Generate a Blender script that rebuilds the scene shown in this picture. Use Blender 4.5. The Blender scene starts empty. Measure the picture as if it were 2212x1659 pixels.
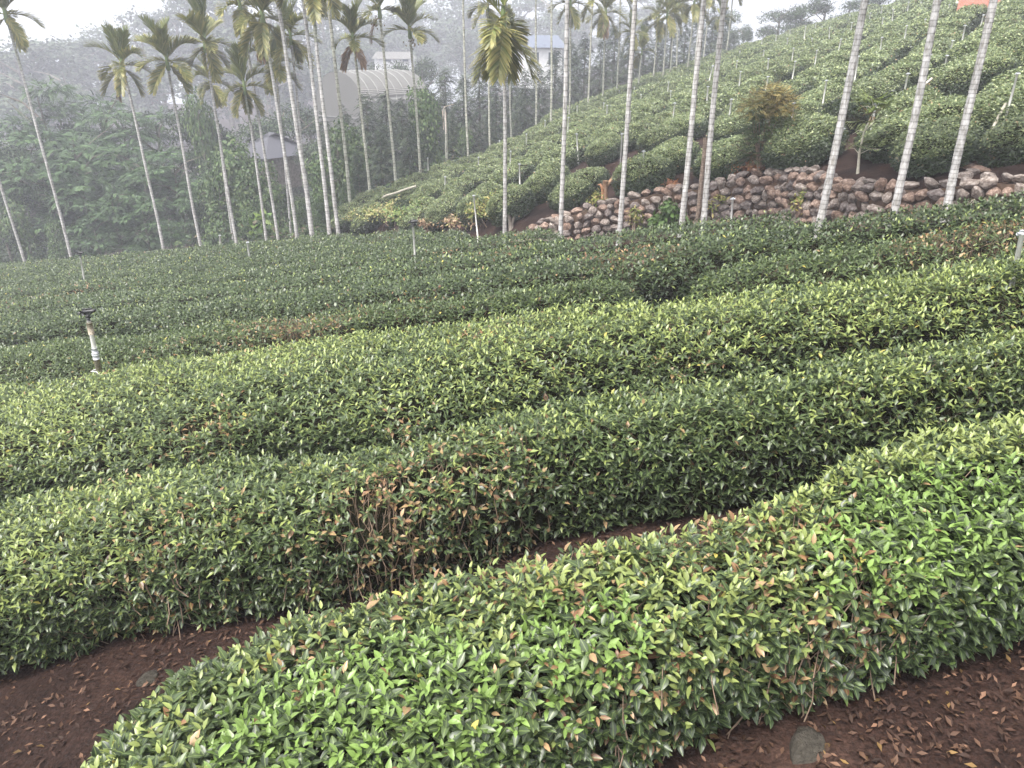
import bpy, math, random
import numpy as np
from mathutils import Vector, Matrix
rng = np.random.default_rng(11)
random.seed(5)
R = math.radians
scene = bpy.context.scene
C = scene.collection

# ------------------------------------------------------------------ camera, sky, sun, exposure
CZ = 3.0                                     # eye height above the nearest soil
PITCH = 24.0
cam = bpy.data.cameras.new('camera')
cam.sensor_width = 36.0
cam.lens = 36.0 * 1600.0 / 2212.0
cam.clip_start = 0.05
cam.clip_end = 1000.0
camo = bpy.data.objects.new('camera', cam)
C.objects.link(camo)
camo.location = (0, 0, CZ)
camo.rotation_euler = (R(90 - PITCH), 0, 0)
scene.camera = camo

SUN_EL, SUN_AZ = 66.0, 222.0                 # degrees; azimuth clockwise from +Y
world = bpy.data.worlds.new('World')
scene.world = world
world.use_nodes = True
wn, wl = world.node_tree.nodes, world.node_tree.links
bg = wn['Background']
sky = wn.new('ShaderNodeTexSky')
sky.sky_type = 'NISHITA'
sky.sun_disc = False
sky.sun_elevation = R(SUN_EL)
sky.sun_rotation = R(SUN_AZ)
sky.air_density = 1.0
sky.dust_density = 6.0
sky.ozone_density = 1.0
hsv = wn.new('ShaderNodeHueSaturation')
hsv.inputs['Saturation'].default_value = 0.22   # cloud cover: the sky is nearly white
tcw = wn.new('ShaderNodeTexCoord')                # the mist hides the horizon: below it the same pale sky goes on
sep = wn.new('ShaderNodeSeparateXYZ')
mxz = wn.new('ShaderNodeMath')
mxz.operation = 'MAXIMUM'
mxz.inputs[1].default_value = 0.5
cmb = wn.new('ShaderNodeCombineXYZ')
wl.new(tcw.outputs['Generated'], sep.inputs[0])
wl.new(sep.outputs['X'], cmb.inputs['X'])
wl.new(sep.outputs['Y'], cmb.inputs['Y'])
wl.new(sep.outputs['Z'], mxz.inputs[0])
wl.new(mxz.outputs[0], cmb.inputs['Z'])
wl.new(cmb.outputs[0], sky.inputs['Vector'])
wl.new(sky.outputs[0], hsv.inputs['Color'])
wl.new(hsv.outputs[0], bg.inputs['Color'])
bg.inputs['Strength'].default_value = 0.15
sun = bpy.data.lights.new('sun', 'SUN')
sun.energy = 1.5
sun.angle = R(10)
sun.color = (1.0, 0.95, 0.87)
suno = bpy.data.objects.new('sun', sun)
C.objects.link(suno)
sd = Vector((math.sin(R(SUN_AZ)) * math.cos(R(SUN_EL)), math.cos(R(SUN_AZ)) * math.cos(R(SUN_EL)), math.sin(R(SUN_EL))))
suno.rotation_euler = sd.to_track_quat('Z', 'Y').to_euler()
suno.location = (0, -5, 30)

vs = scene.view_settings
vs.view_transform = 'Standard'
vs.look = 'None'
vs.gamma = 1.0
vs.use_curve_mapping = False
vs.exposure = 1.4
cy = scene.cycles
cy.max_bounces = 8
cy.diffuse_bounces = 3
cy.glossy_bounces = 2
cy.transmission_bounces = 3
cy.transparent_max_bounces = 4
cy.volume_bounces = 5
cy.use_denoising = True
cy.use_adaptive_sampling = True
cy.adaptive_threshold = 0.015
cy.sample_clamp_indirect = 6.0

# ------------------------------------------------------------------ helpers
WORDS1 = ['', 'first', 'second', 'third', 'fourth', 'fifth', 'sixth', 'seventh', 'eighth', 'ninth', 'tenth', 'eleventh', 'twelfth', 'thirteenth', 'fourteenth',
          'fifteenth', 'sixteenth', 'seventeenth', 'eighteenth', 'nineteenth']
TENS = ['', '', 'twenty', 'thirty', 'forty', 'fifty', 'sixty', 'seventy', 'eighty', 'ninety']
TENTH = ['', '', 'twentieth', 'thirtieth', 'fortieth', 'fiftieth', 'sixtieth', 'seventieth', 'eightieth', 'ninetieth']


def nth(n):
    if n < 20:
        return WORDS1[n]
    return TENTH[n // 10] if n % 10 == 0 else TENS[n // 10] + '-' + WORDS1[n % 10]


def nrm(v):
    return v / np.maximum(np.linalg.norm(v, axis=-1, keepdims=True), 1e-9)


def mesh_np(name, v, t, col=None, smooth=True, quads=None):
    """triangles (n,3) and optional quads (m,4) from numpy arrays; col (nv,4) goes into the attribute 'col'"""
    me = bpy.data.meshes.new(name)
    v = np.asarray(v, np.float32)
    t = np.asarray(t, np.int32).reshape(-1, 3)
    loops = [t.ravel()]
    starts = [np.arange(len(t), dtype=np.int32) * 3]
    if quads is not None and len(quads):
        qd = np.asarray(quads, np.int32).reshape(-1, 4)
        loops.append(qd.ravel())
        starts.append(len(t) * 3 + np.arange(len(qd), dtype=np.int32) * 4)
    loops = np.concatenate(loops)
    starts = np.concatenate(starts)
    me.vertices.add(len(v))
    me.vertices.foreach_set('co', v.ravel())
    me.loops.add(len(loops))
    me.loops.foreach_set('vertex_index', loops)
    me.polygons.add(len(starts))
    me.polygons.foreach_set('loop_start', starts)
    if col is not None:
        a = me.color_attributes.new('col', 'FLOAT_COLOR', 'POINT')
        a.data.foreach_set('color', np.asarray(col, np.float32).ravel())
    me.polygons.foreach_set('use_smooth', np.full(len(starts), smooth))
    me.update(calc_edges=True)
    return me


def link(name, data, mat=None, parent=None, loc=None):
    o = bpy.data.objects.new(name, data)
    C.objects.link(o)
    if mat is not None and data is not None and not data.materials:
        data.materials.append(mat)
    if parent is not None:
        o.parent = parent
    if loc is not None:
        o.location = loc
    return o


def tag(o, label=None, cat=None, group=None, kind=None):
    if label:
        o['label'] = label
    if cat:
        o['category'] = cat
    if group:
        o['group'] = group
    if kind:
        o['kind'] = kind
    return o


def empty(name, loc, label=None, cat=None, group=None):
    o = bpy.data.objects.new(name, None)
    C.objects.link(o)
    o.empty_display_size = 0.2
    o.location = loc
    return tag(o, label, cat, group)


class MB:
    """collects triangles with colours"""

    def __init__(self):
        self.v, self.t, self.c, self.n = [], [], [], 0

    def add(self, v, t, c):
        v = np.asarray(v, float)
        t = np.asarray(t, int)
        c = np.asarray(c, float)
        if c.ndim == 1:
            c = np.tile(c, (len(v), 1))
        if c.shape[1] == 3:
            c = np.hstack([c, np.zeros((len(v), 1))])
        self.v.append(v)
        self.t.append(t + self.n)
        self.c.append(c)
        self.n += len(v)

    def tube(self, pts, rad, sides=6, col=(.2, .15, .1), cap=True):
        v, t = tube(pts, rad, sides, cap)
        self.add(v, t, np.array(list(col)[:3]))

    def box(self, lo, hi, col=(.5, .5, .5)):
        x0, y0, z0 = lo
        x1, y1, z1 = hi
        v = [(x0, y0, z0), (x1, y0, z0), (x1, y1, z0), (x0, y1, z0), (x0, y0, z1), (x1, y0, z1), (x1, y1, z1), (x0, y1, z1)]
        t = []
        for a, b, c, d in ((0, 3, 2, 1), (4, 5, 6, 7), (0, 1, 5, 4), (1, 2, 6, 5), (2, 3, 7, 6), (3, 0, 4, 7)):
            t += [(a, b, c), (a, c, d)]
        self.add(v, t, np.array(col))

    def mesh(self, name, smooth=True):
        return mesh_np(name, np.concatenate(self.v), np.concatenate(self.t), np.concatenate(self.c), smooth)

    def build(self, name, mat, parent=None, loc=None, smooth=True):
        return link(name, self.mesh(name, smooth), mat, parent, loc)


def tube(pts, rad, sides=6, cap=True):
    pts = np.asarray(pts, float)
    n = len(pts)
    rad = np.broadcast_to(np.asarray(rad, float), (n,))
    tan = nrm(np.gradient(pts, axis=0))
    ref = np.array([0.0, 0, 1.0]) if abs(tan[:, 2]).mean() < .9 else np.array([1.0, 0, 0])
    a = nrm(np.cross(tan, ref))
    b = np.cross(tan, a)
    th = np.linspace(0, 2 * np.pi, sides, endpoint=False)
    v = pts[:, None] + rad[:, None, None] * (np.cos(th)[None, :, None] * a[:, None] + np.sin(th)[None, :, None] * b[:, None])
    v = v.reshape(-1, 3)
    i = np.arange(n - 1)[:, None] * sides
    j = np.arange(sides)[None]
    k = (j + 1) % sides
    t = np.concatenate([np.stack([i + j, i + k, i + sides + k], -1).reshape(-1, 3), np.stack([i + j, i + sides + k, i + sides + j], -1).reshape(-1, 3)])
    if cap:
        for base, flip in ((0, 0), ((n - 1) * sides, 1)):
            f = np.array([(base, base + q, base + q + 1) for q in range(1, sides - 1)])
            t = np.concatenate([t, f[:, ::-1] if flip else f])
    return v, t


# ------------------------------------------------------------------ leaves: three levels of detail
def leaves(pos, d, up, L, Wd, col, lod=0, curl=0.18, fold=0.35):
    """pos,d(irection),up (n,3); L,Wd (n,), col (n,3) -> v,t,c. A leaf is a folded, curling blade"""
    n = len(pos)
    d = nrm(d)
    s = nrm(np.cross(up, d))
    u = np.cross(d, s)
    L = L[:, None]
    Wd = Wd[:, None]
    curl = np.broadcast_to(np.asarray(curl, float), (n,))[:, None] * L

    def at(t, w, z=0.0):
        return pos + d * L * t + s * Wd * w - u * curl * t * t + u * Wd * z
    if lod == 0:
        P = [at(0, 0), at(.22, -.38, fold * .38), at(.22, 0), at(.22, .38, fold * .38), at(.5, -.5, fold * .5), at(.5, 0), at(.5, .5, fold * .5), at(.8, -.28, fold * .28), at(.8, 0), at(.8, .28, fold * .28), at(1, 0)]
        T = [(0, 2, 1), (0, 3, 2), (1, 2, 5), (1, 5, 4), (2, 3, 6), (2, 6, 5), (4, 5, 8), (4, 8, 7), (5, 6, 9), (5, 9, 8), (7, 8, 10), (8, 9, 10)]
        rib = [1, 0, 1, 0, 0, 1, 0, 0, 1, 0, 1]
    elif lod == 1:
        P = [at(0, 0), at(.45, -.48, fold * .48), at(.45, 0), at(.45, .48, fold * .48), at(1, 0)]
        T = [(0, 2, 1), (0, 3, 2), (1, 2, 4), (2, 3, 4)]
        rib = [1, 0, 1, 0, 1]
    else:
        P = [at(0, 0), at(.45, -.5), at(.45, .5), at(1, 0)]
        T = [(0, 2, 1), (1, 2, 3)]
        rib = [0, 0, 0, 0]
    k = len(P)
    v = np.stack(P, 1).reshape(-1, 3)
    t = (np.arange(n)[:, None, None] * k + np.array(T)[None]).reshape(-1, 3)
    c = np.repeat(col, k, axis=0)
    c = np.hstack([c, np.tile(np.array(rib, float), n)[:, None]])
    return v, t, c


# ------------------------------------------------------------------ the lie of the land (x right, y away, z up; the eye is at 0,0,CZ)
def smooth(a, b, x):
    t = np.clip((x - a) / (b - a), 0, 1)
    return t * t * (3 - 2 * t)


def field_z(X, Y):
    Yp = np.maximum(Y, 0)
    q = np.where(Yp < 11, .006 * Yp * Yp, .726 + .118 * (Yp - 11))
    bx = np.where(X > 0, .17 * X, np.where(X > -6, .175 * X, -1.05 + .125 * (X + 6)))
    return bx - q


def hill_z(X, Y):
    z = -1.04 + .275 * X - .025 * Y + .35 * smooth(-1, 3, X)
    return np.where(z > 9, 9 + (z - 9) * .25, z)


# the terrace wall and far edge of the field, from the right to the left
EDGE = np.array([(60, -30), (14, 5.5), (9.0, 10.1), (7.95, 11.7), (7.3, 12.7), (6.75, 13.5), (6.4, 14.8), (6.05, 16.8), (5.0, 18.0), (3.9, 18.6), (2.76, 19.2), (1.5, 19.6), (0, 21.2),
                 (-3, 25.6), (-8.0, 32.5), (-13, 36.6), (-17.5, 38.6), (-25, 42.5), (-38, 49.5), (-70, 66), (-160, 112)], float)
# the rim between the cultivated slope and the wooded ravine on the left
RIM = np.array([(-160, 112), (-70, 66), (-38, 49.5), (-25, 42.5), (-17.5, 38.6), (-13, 36.6), (-8.4, 33.0), (-6.8, 35.5), (-4.8, 38.8), (-2.5, 43.6), (0, 47.4), (5.2, 55.2), (11, 63.5),
                (19.6, 75), (30, 92), (42, 108), (90, 160), (160, 230)], float)


def poly_sd(poly, X, Y):
    """signed distance to a polyline; positive on its left-hand side"""
    X = np.asarray(X, float)
    Y = np.asarray(Y, float)
    best = np.full(X.shape, 1e9)
    sign = np.ones(X.shape)
    for (x0, y0), (x1, y1) in zip(poly[:-1], poly[1:]):
        dx, dy = x1 - x0, y1 - y0
        t = np.clip(((X - x0) * dx + (Y - y0) * dy) / (dx * dx + dy * dy), 0, 1)
        ex, ey = X - x0 - t * dx, Y - y0 - t * dy
        d = np.hypot(ex, ey)
        s = np.sign(dx * (Y - y0) - dy * (X - x0))
        m = d < best - 1e-9
        best = np.where(m, d, best)
        sign = np.where(m, s, sign)
    return best * np.where(sign == 0, 1, sign)


def ground_z(X, Y):
    X = np.asarray(X, float)
    Y = np.asarray(Y, float)
    e = -poly_sd(EDGE, X, Y)                 # > 0 beyond the edge of the field
    wide = 0.22 + 2.6 * smooth(1.2, -2.5, X)
    h = smooth(-.25 * wide, .75 * wide, e)
    z = field_z(X, Y) * (1 - h) + hill_z(X, Y) * h
    r = poly_sd(RIM, X, Y)                   # > 0 in the ravine
    rp = np.maximum(r, 0)
    zr = -4.6 * (1 - np.exp(-rp / 7.0)) + .05 * np.maximum(rp - 26, 0)
    base = np.where(r > 0, np.minimum(np.maximum(z, -13), 2), z)
    z = np.where(r > 0, base + zr, z - .07 * np.maximum(Y - 68, 0))
    z = np.where(z > 8, 8 + 9 * np.tanh((z - 8) / 9), z)
    return np.maximum(z, -24)


def gz(x, y):
    return float(ground_z(np.array([x]), np.array([y]))[0])


FX = 1600.0
SP, CP = math.sin(R(PITCH)), math.cos(R(PITCH))


def ray(px, py):
    u, v = px - 1106.0, py - 829.5
    return np.array([u, FX * CP - v * SP, -FX * SP - v * CP])


def on(fn, px, py, dz=0.0):
    """the point where the line of sight meets a surface"""
    d = ray(px, py)
    t = np.linspace(.0008, .09, 5000)
    P = d[None] * t[:, None] + np.array([0, 0, CZ])
    k = np.argmax(P[:, 2] < fn(P[:, 0], P[:, 1]) + dz)
    return P[k] if k else P[-1]


def in_view(P, margin=.10):
    X, Y, Z = P[:, 0], P[:, 1], P[:, 2] - CZ
    dep = Y * CP - Z * SP
    u = X / np.maximum(dep, .01) * FX / 2212
    v = (-Z * CP - Y * SP) / np.maximum(dep, .01) * FX / 1659
    return (dep > .2) & (abs(u) < .5 + margin) & (abs(v) < .5 + margin)


# ------------------------------------------------------------------ materials
def new_mat(name):
    m = bpy.data.materials.new(name)
    m.use_nodes = True
    nt = m.node_tree
    return m, nt, nt.nodes, nt.links, nt.nodes['Principled BSDF']


def leaf_mat(name, rough=.42, trans=.22, rib=False, var=.12, spec=.5):
    m, nt, N, Lk, p = new_mat(name)
    a = N.new('ShaderNodeVertexColor')
    a.layer_name = 'col'
    info = N.new('ShaderNodeObjectInfo')
    mr = N.new('ShaderNodeMapRange')
    mr.inputs['To Min'].default_value = 1 - var
    mr.inputs['To Max'].default_value = 1 + var
    Lk.new(info.outputs['Random'], mr.inputs['Value'])
    hs = N.new('ShaderNodeHueSaturation')
    Lk.new(a.outputs['Color'], hs.inputs['Color'])
    Lk.new(mr.outputs[0], hs.inputs['Value'])
    colour = hs.outputs[0]
    if rib:
        ra = N.new('ShaderNodeMapRange')
        ra.inputs['From Min'].default_value = .80
        ra.inputs['From Max'].default_value = .97
        ra.inputs['To Max'].default_value = .40
        Lk.new(a.outputs['Alpha'], ra.inputs['Value'])
        mx = N.new('ShaderNodeMix')
        mx.data_type = 'RGBA'
        mx.inputs['B'].default_value = (.30, .40, .13, 1)
        Lk.new(ra.outputs[0], mx.inputs['Factor'])
        Lk.new(colour, mx.inputs['A'])
        colour = mx.outputs['Result']
    Lk.new(colour, p.inputs['Base Color'])
    p.inputs['Roughness'].default_value = rough
    p.inputs['Specular IOR Level'].default_value = spec
    if trans > 0:
        tr = N.new('ShaderNodeBsdfTranslucent')
        Lk.new(colour, tr.inputs['Color'])
        ms = N.new('ShaderNodeMixShader')
        ms.inputs[0].default_value = trans
        Lk.new(p.outputs[0], ms.inputs[1])
        Lk.new(tr.outputs[0], ms.inputs[2])
        Lk.new(ms.outputs[0], N['Material Output'].inputs['Surface'])
    return m


def noise_mat(name, c1, c2, scale=8, rough=.85, bump=.3, detail=6, c3=None, bscale=None, spec=.3, use_col=False, dist=.02):
    m, nt, N, Lk, p = new_mat(name)
    tc = N.new('ShaderNodeTexCoord')
    n1 = N.new('ShaderNodeTexNoise')
    n1.inputs['Scale'].default_value = scale
    n1.inputs['Detail'].default_value = detail
    n1.inputs['Roughness'].default_value = .65
    Lk.new(tc.outputs['Object'], n1.inputs['Vector'])
    r = N.new('ShaderNodeValToRGB')
    r.color_ramp.elements[0].position = .32
    r.color_ramp.elements[1].position = .68
    r.color_ramp.elements[0].color = (*c1, 1)
    r.color_ramp.elements[1].color = (*c2, 1)
    if c3:
        e = r.color_ramp.elements.new(.5)
        e.color = (*c3, 1)
    Lk.new(n1.outputs['Fac'], r.inputs['Fac'])
    colour = r.outputs[0]
    if use_col:
        a = N.new('ShaderNodeVertexColor')
        a.layer_name = 'col'
        mx = N.new('ShaderNodeMix')
        mx.data_type = 'RGBA'
        mx.blend_type = 'MULTIPLY'
        mx.inputs['Factor'].default_value = 1
        Lk.new(colour, mx.inputs['A'])
        Lk.new(a.outputs['Color'], mx.inputs['B'])
        colour = mx.outputs['Result']
    Lk.new(colour, p.inputs['Base Color'])
    p.inputs['Roughness'].default_value = rough
    p.inputs['Specular IOR Level'].default_value = spec
    if bump:
        n2 = N.new('ShaderNodeTexNoise')
        n2.inputs['Scale'].default_value = bscale or scale * 3
        n2.inputs['Detail'].default_value = 5
        Lk.new(tc.outputs['Object'], n2.inputs['Vector'])
        b = N.new('ShaderNodeBump')
        b.inputs['Strength'].default_value = bump
        b.inputs['Distance'].default_value = dist
        Lk.new(n2.outputs['Fac'], b.inputs['Height'])
        Lk.new(b.outputs[0], p.inputs['Normal'])
    return m


def col_mat(name, rough=.6, spec=.4):
    """colour straight from the mesh, plus faint grime"""
    m, nt, N, Lk, p = new_mat(name)
    a = N.new('ShaderNodeVertexColor')
    a.layer_name = 'col'
    tc = N.new('ShaderNodeTexCoord')
    n1 = N.new('ShaderNodeTexNoise')
    n1.inputs['Scale'].default_value = 14
    n1.inputs['Detail'].default_value = 5
    Lk.new(tc.outputs['Object'], n1.inputs['Vector'])
    mr = N.new('ShaderNodeMapRange')
    mr.inputs['From Min'].default_value = .3
    mr.inputs['From Max'].default_value = .7
    mr.inputs['To Min'].default_value = .72
    mr.inputs['To Max'].default_value = 1.1
    Lk.new(n1.outputs['Fac'], mr.inputs['Value'])
    hs = N.new('ShaderNodeHueSaturation')
    Lk.new(a.outputs['Color'], hs.inputs['Color'])
    Lk.new(mr.outputs[0], hs.inputs['Value'])
    Lk.new(hs.outputs[0], p.inputs['Base Color'])
    p.inputs['Roughness'].default_value = rough
    p.inputs['Specular IOR Level'].default_value = spec
    return m


M = {
    'tea': leaf_mat('tea_leaf_near', .36, .22, rib=True, var=.03),
    'tea_far': leaf_mat('tea_leaf', .40, .18, var=.10),
    'tree': leaf_mat('tree_leaf', .55, .20, var=.14, spec=.3),
    'palm': leaf_mat('palm_leaf', .42, .25, var=.10),
    'litter': leaf_mat('dead_leaf', .7, .05, var=.2, spec=.25),
    'twig': noise_mat('twig_bark', (.16, .11, .075), (.30, .22, .16), 20, .8, .3),
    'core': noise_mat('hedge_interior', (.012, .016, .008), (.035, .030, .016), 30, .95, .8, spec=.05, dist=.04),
    'bark': noise_mat('tree_bark', (.09, .075, .06), (.24, .21, .18), 6, .9, .5),
    'stone': noise_mat('field_stone', (.085, .066, .056), (.40, .365, .34), 5.0, .9, .9, c3=(.21, .175, .155), bscale=20, use_col=True, dist=.015),
    'mortar': noise_mat('wall_earth', (.06, .04, .03), (.13, .085, .06), 9, .95, .6),
    'rock': noise_mat('dark_rock', (.022, .019, .014), (.07, .062, .05), 7, .9, .8, dist=.02),  # plain rock, darker than the field stone
    'paint': col_mat('painted', .55),
    'wood': noise_mat('cut_wood', (.26, .15, .09), (.45, .30, .20), 12, .8, .4),
    'bamboo': noise_mat('dry_bamboo', (.42, .38, .30), (.62, .58, .48), 9, .6, .2),
    'pipe': noise_mat('pvc_pipe', (.62, .60, .55), (.86, .85, .83), 12, .45, .05, spec=.5),
    'pipe_dirty': noise_mat('mossy_pipe', (.16, .13, .09), (.48, .42, .34), 40, .7, .3),
    'pipe_grey': noise_mat('grey_coupling', (.42, .44, .47), (.58, .60, .63), 10, .4, .05),
    'black': noise_mat('black_plastic', (.012, .012, .013), (.03, .03, .034), 15, .38, .1, spec=.6),
}


def palm_bark():
    m, nt, N, Lk, p = new_mat('palm_bark')
    a = N.new('ShaderNodeVertexColor')
    a.layer_name = 'col'
    tc = N.new('ShaderNodeTexCoord')
    mp = N.new('ShaderNodeMapping')
    mp.inputs['Scale'].default_value = (1.6, 1.6, 34)
    Lk.new(tc.outputs['Object'], mp.inputs['Vector'])
    n1 = N.new('ShaderNodeTexNoise')
    n1.inputs['Scale'].default_value = 1.0
    n1.inputs['Detail'].default_value = 6
    n1.inputs['Roughness'].default_value = .7
    Lk.new(mp.outputs[0], n1.inputs['Vector'])
    r = N.new('ShaderNodeValToRGB')
    r.color_ramp.elements[0].position = .36
    r.color_ramp.elements[1].position = .58
    r.color_ramp.elements[0].color = (.42, .40, .36, 1)
    r.color_ramp.elements[1].color = (.92, .91, .90, 1)
    Lk.new(n1.outputs['Fac'], r.inputs['Fac'])
    mx = N.new('ShaderNodeMix')
    mx.data_type = 'RGBA'
    mx.blend_type = 'MULTIPLY'
    mx.inputs['Factor'].default_value = 1
    Lk.new(a.outputs['Color'], mx.inputs['A'])
    Lk.new(r.outputs[0], mx.inputs['B'])
    Lk.new(mx.outputs['Result'], p.inputs['Base Color'])
    p.inputs['Roughness'].default_value = .8
    p.inputs['Specular IOR Level'].default_value = .25
    b = N.new('ShaderNodeBump')
    b.inputs['Strength'].default_value = .5
    b.inputs['Distance'].default_value = .01
    Lk.new(n1.outputs['Fac'], b.inputs['Height'])
    Lk.new(b.outputs[0], p.inputs['Normal'])
    return m


M['palm_bark'] = palm_bark()


def soil_mat():
    m, nt, N, Lk, p = new_mat('red_brown_soil')
    tc = N.new('ShaderNodeTexCoord')
    big = N.new('ShaderNodeTexNoise')
    big.inputs['Scale'].default_value = 1.3
    big.inputs['Detail'].default_value = 8
    big.inputs['Roughness'].default_value = .7
    Lk.new(tc.outputs['Object'], big.inputs['Vector'])
    r = N.new('ShaderNodeValToRGB')
    el = r.color_ramp.elements
    el[0].position, el[1].position = .3, .72
    el[0].color, el[1].color = (.012, .006, .0045, 1), (.062, .035, .026, 1)
    e = el.new(.52)
    e.color = (.026, .0135, .010, 1)
    Lk.new(big.outputs['Fac'], r.inputs['Fac'])
    grit = N.new('ShaderNodeTexNoise')
    grit.inputs['Scale'].default_value = 60
    grit.inputs['Detail'].default_value = 4
    Lk.new(tc.outputs['Object'], grit.inputs['Vector'])
    gr = N.new('ShaderNodeMapRange')
    gr.inputs['From Min'].default_value = .35
    gr.inputs['From Max'].default_value = .7
    gr.inputs['To Min'].default_value = .55
    gr.inputs['To Max'].default_value = 1.5
    Lk.new(grit.outputs['Fac'], gr.inputs['Value'])
    hs = N.new('ShaderNodeHueSaturation')
    Lk.new(r.outputs[0], hs.inputs['Color'])
    Lk.new(gr.outputs[0], hs.inputs['Value'])
    Lk.new(hs.outputs[0], p.inputs['Base Color'])
    p.inputs['Roughness'].default_value = .92
    p.inputs['Specular IOR Level'].default_value = .2
    n2 = N.new('ShaderNodeTexNoise')
    n2.inputs['Scale'].default_value = 22
    n2.inputs['Detail'].default_value = 7
    Lk.new(tc.outputs['Object'], n2.inputs['Vector'])
    b = N.new('ShaderNodeBump')
    b.inputs['Strength'].default_value = .9
    b.inputs['Distance'].default_value = .035
    Lk.new(n2.outputs['Fac'], b.inputs['Height'])
    Lk.new(b.outputs[0], p.inputs['Normal'])
    return m


M['soil'] = soil_mat()

# ------------------------------------------------------------------ ground: one sheet
def axis(pieces):
    out = [pieces[0][0]]
    for a, b, st in pieces:
        n = max(1, int(round((b - a) / st)))
        out += list(np.linspace(a, b, n + 1)[1:])
    return np.array(out)


gx = axis([(-158, -40, 6), (-40, -12, 1.0), (-12, 12, .2), (12, 40, 1.0), (40, 158, 6)])
gy = axis([(-55, -2, 5), (-2, 6, .2), (6, 24, .2), (24, 60, .8), (60, 110, 2), (110, 252, 6)])
GX, GY = np.meshgrid(gx, gy)
GZ = ground_z(GX, GY)
GZ = GZ + .02 * np.sin(GX * 5.1 + 1.3 * np.sin(GY * 2.3)) * np.cos(GY * 4.7 + np.sin(GX * 3.1)) * (np.hypot(GX, GY) < 40)
nx, ny = len(gx), len(gy)
idx = np.arange(nx * ny).reshape(ny, nx)
qd = np.stack([idx[:-1, :-1], idx[:-1, 1:], idx[1:, 1:], idx[1:, :-1]], -1).reshape(-1, 4)
ground = link('ground', mesh_np('ground', np.stack([GX, GY, GZ], -1).reshape(-1, 3), np.zeros((0, 3), int), quads=qd), M['soil'])
tag(ground, kind='structure')

# ------------------------------------------------------------------ tea rows of the near field
PH = rng.uniform(0, 6.28, 12)


def wob(x, y, k=1.0):
    return (np.sin(1.7 * k * x + PH[0] + 1.1 * np.sin(.9 * k * y + PH[1])) + np.sin(2.9 * k * y + PH[2] + .8 * np.sin(2.1 * k * x + PH[3])) + .6 * np.sin(5.3 * k * x + 4.1 * k * y + PH[4])) / 2.6


# dry, twiggy patches and fresh bright patches, each (pixel x, pixel y, radius in metres, strength)
PATCH = []
for px, py, rad, st in ((1010, 1130, .55, 1.0), (820, 1080, .32, .9), (1230, 1110, .38, .95), (740, 1180, .38, .7), (1430, 1140, .3, .5), (1190, 1030, .3, .45), (850, 905, .22, .9), (100, 1330, .30, .65), (330, 1200, .4, .4),
                        (1600, 1200, .35, .45), (1650, 1210, .15, .8), (1830, 1330, .25, .5), (1560, 1090, .3, .4), (640, 700, .75, .75), (500, 745, .5, .7), (250, 790, .6, .55), (930, 690, .3, .6), (1380, 545, .45, .85),
                        (2020, 525, .35, .85), (2150, 500, .5, .8), (1090, 540, .4, .8), (950, 545, .5, .5), (880, 640, .4, .5), (1040, 740, .3, .5), (120, 635, .8, .6), (1330, 560, .4, .5), (1800, 420, .4, .4), (260, 1010, .3, .6), (1000, 1010, .35, .4),
                        (1560, 1520, .3, .35), (1360, 1430, .3, .35), (660, 1440, .2, .3), (1750, 1150, .3, .3), (1950, 1330, .3, .3), (440, 920, .25, .4), (1480, 780, .3, .3)):
    P = on(field_z, px, py, .75)
    PATCH.append((P[0], P[1], rad, st))
FRESH = []
for px, py, rad in ((830, 1500, .55), (1000, 1540, .4), (640, 1560, .5), (2050, 1080, .6), (1950, 1180, .5), (1250, 1380, .4), (150, 1130, .8), (60, 900, 1.0), (1150, 700, 1.2), (1500, 680, 1.0), (2000, 660, 1.0), (700, 760, 1.0), (1980, 850, .6), (2150, 960, .5)):
    P = on(field_z, px, py, .8)
    FRESH.append((P[0], P[1], rad))

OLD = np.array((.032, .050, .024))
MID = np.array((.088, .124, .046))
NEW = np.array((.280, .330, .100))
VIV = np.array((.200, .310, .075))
DRY = np.array((.23, .120, .066))
DRY2 = np.array((.34, .22, .12))
YEL = np.array((.42, .36, .09))
PROF = np.array([(-.84, .03), (-.95, .20), (-1, .44), (-.985, .66), (-.90, .83), (-.72, .945), (-.40, 1.0), (0, 1.02), (.40, 1.0), (.72, .945), (.90, .83), (.985, .66), (1, .44), (.95, .20), (.84, .03)])


PROF_R = PROF.copy()                             # rounder rows farther off
PROF_R[:, 1] = [.03, .20, .40, .58, .74, .88, .97, 1.02, .97, .88, .74, .58, .40, .20, .03]


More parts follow.
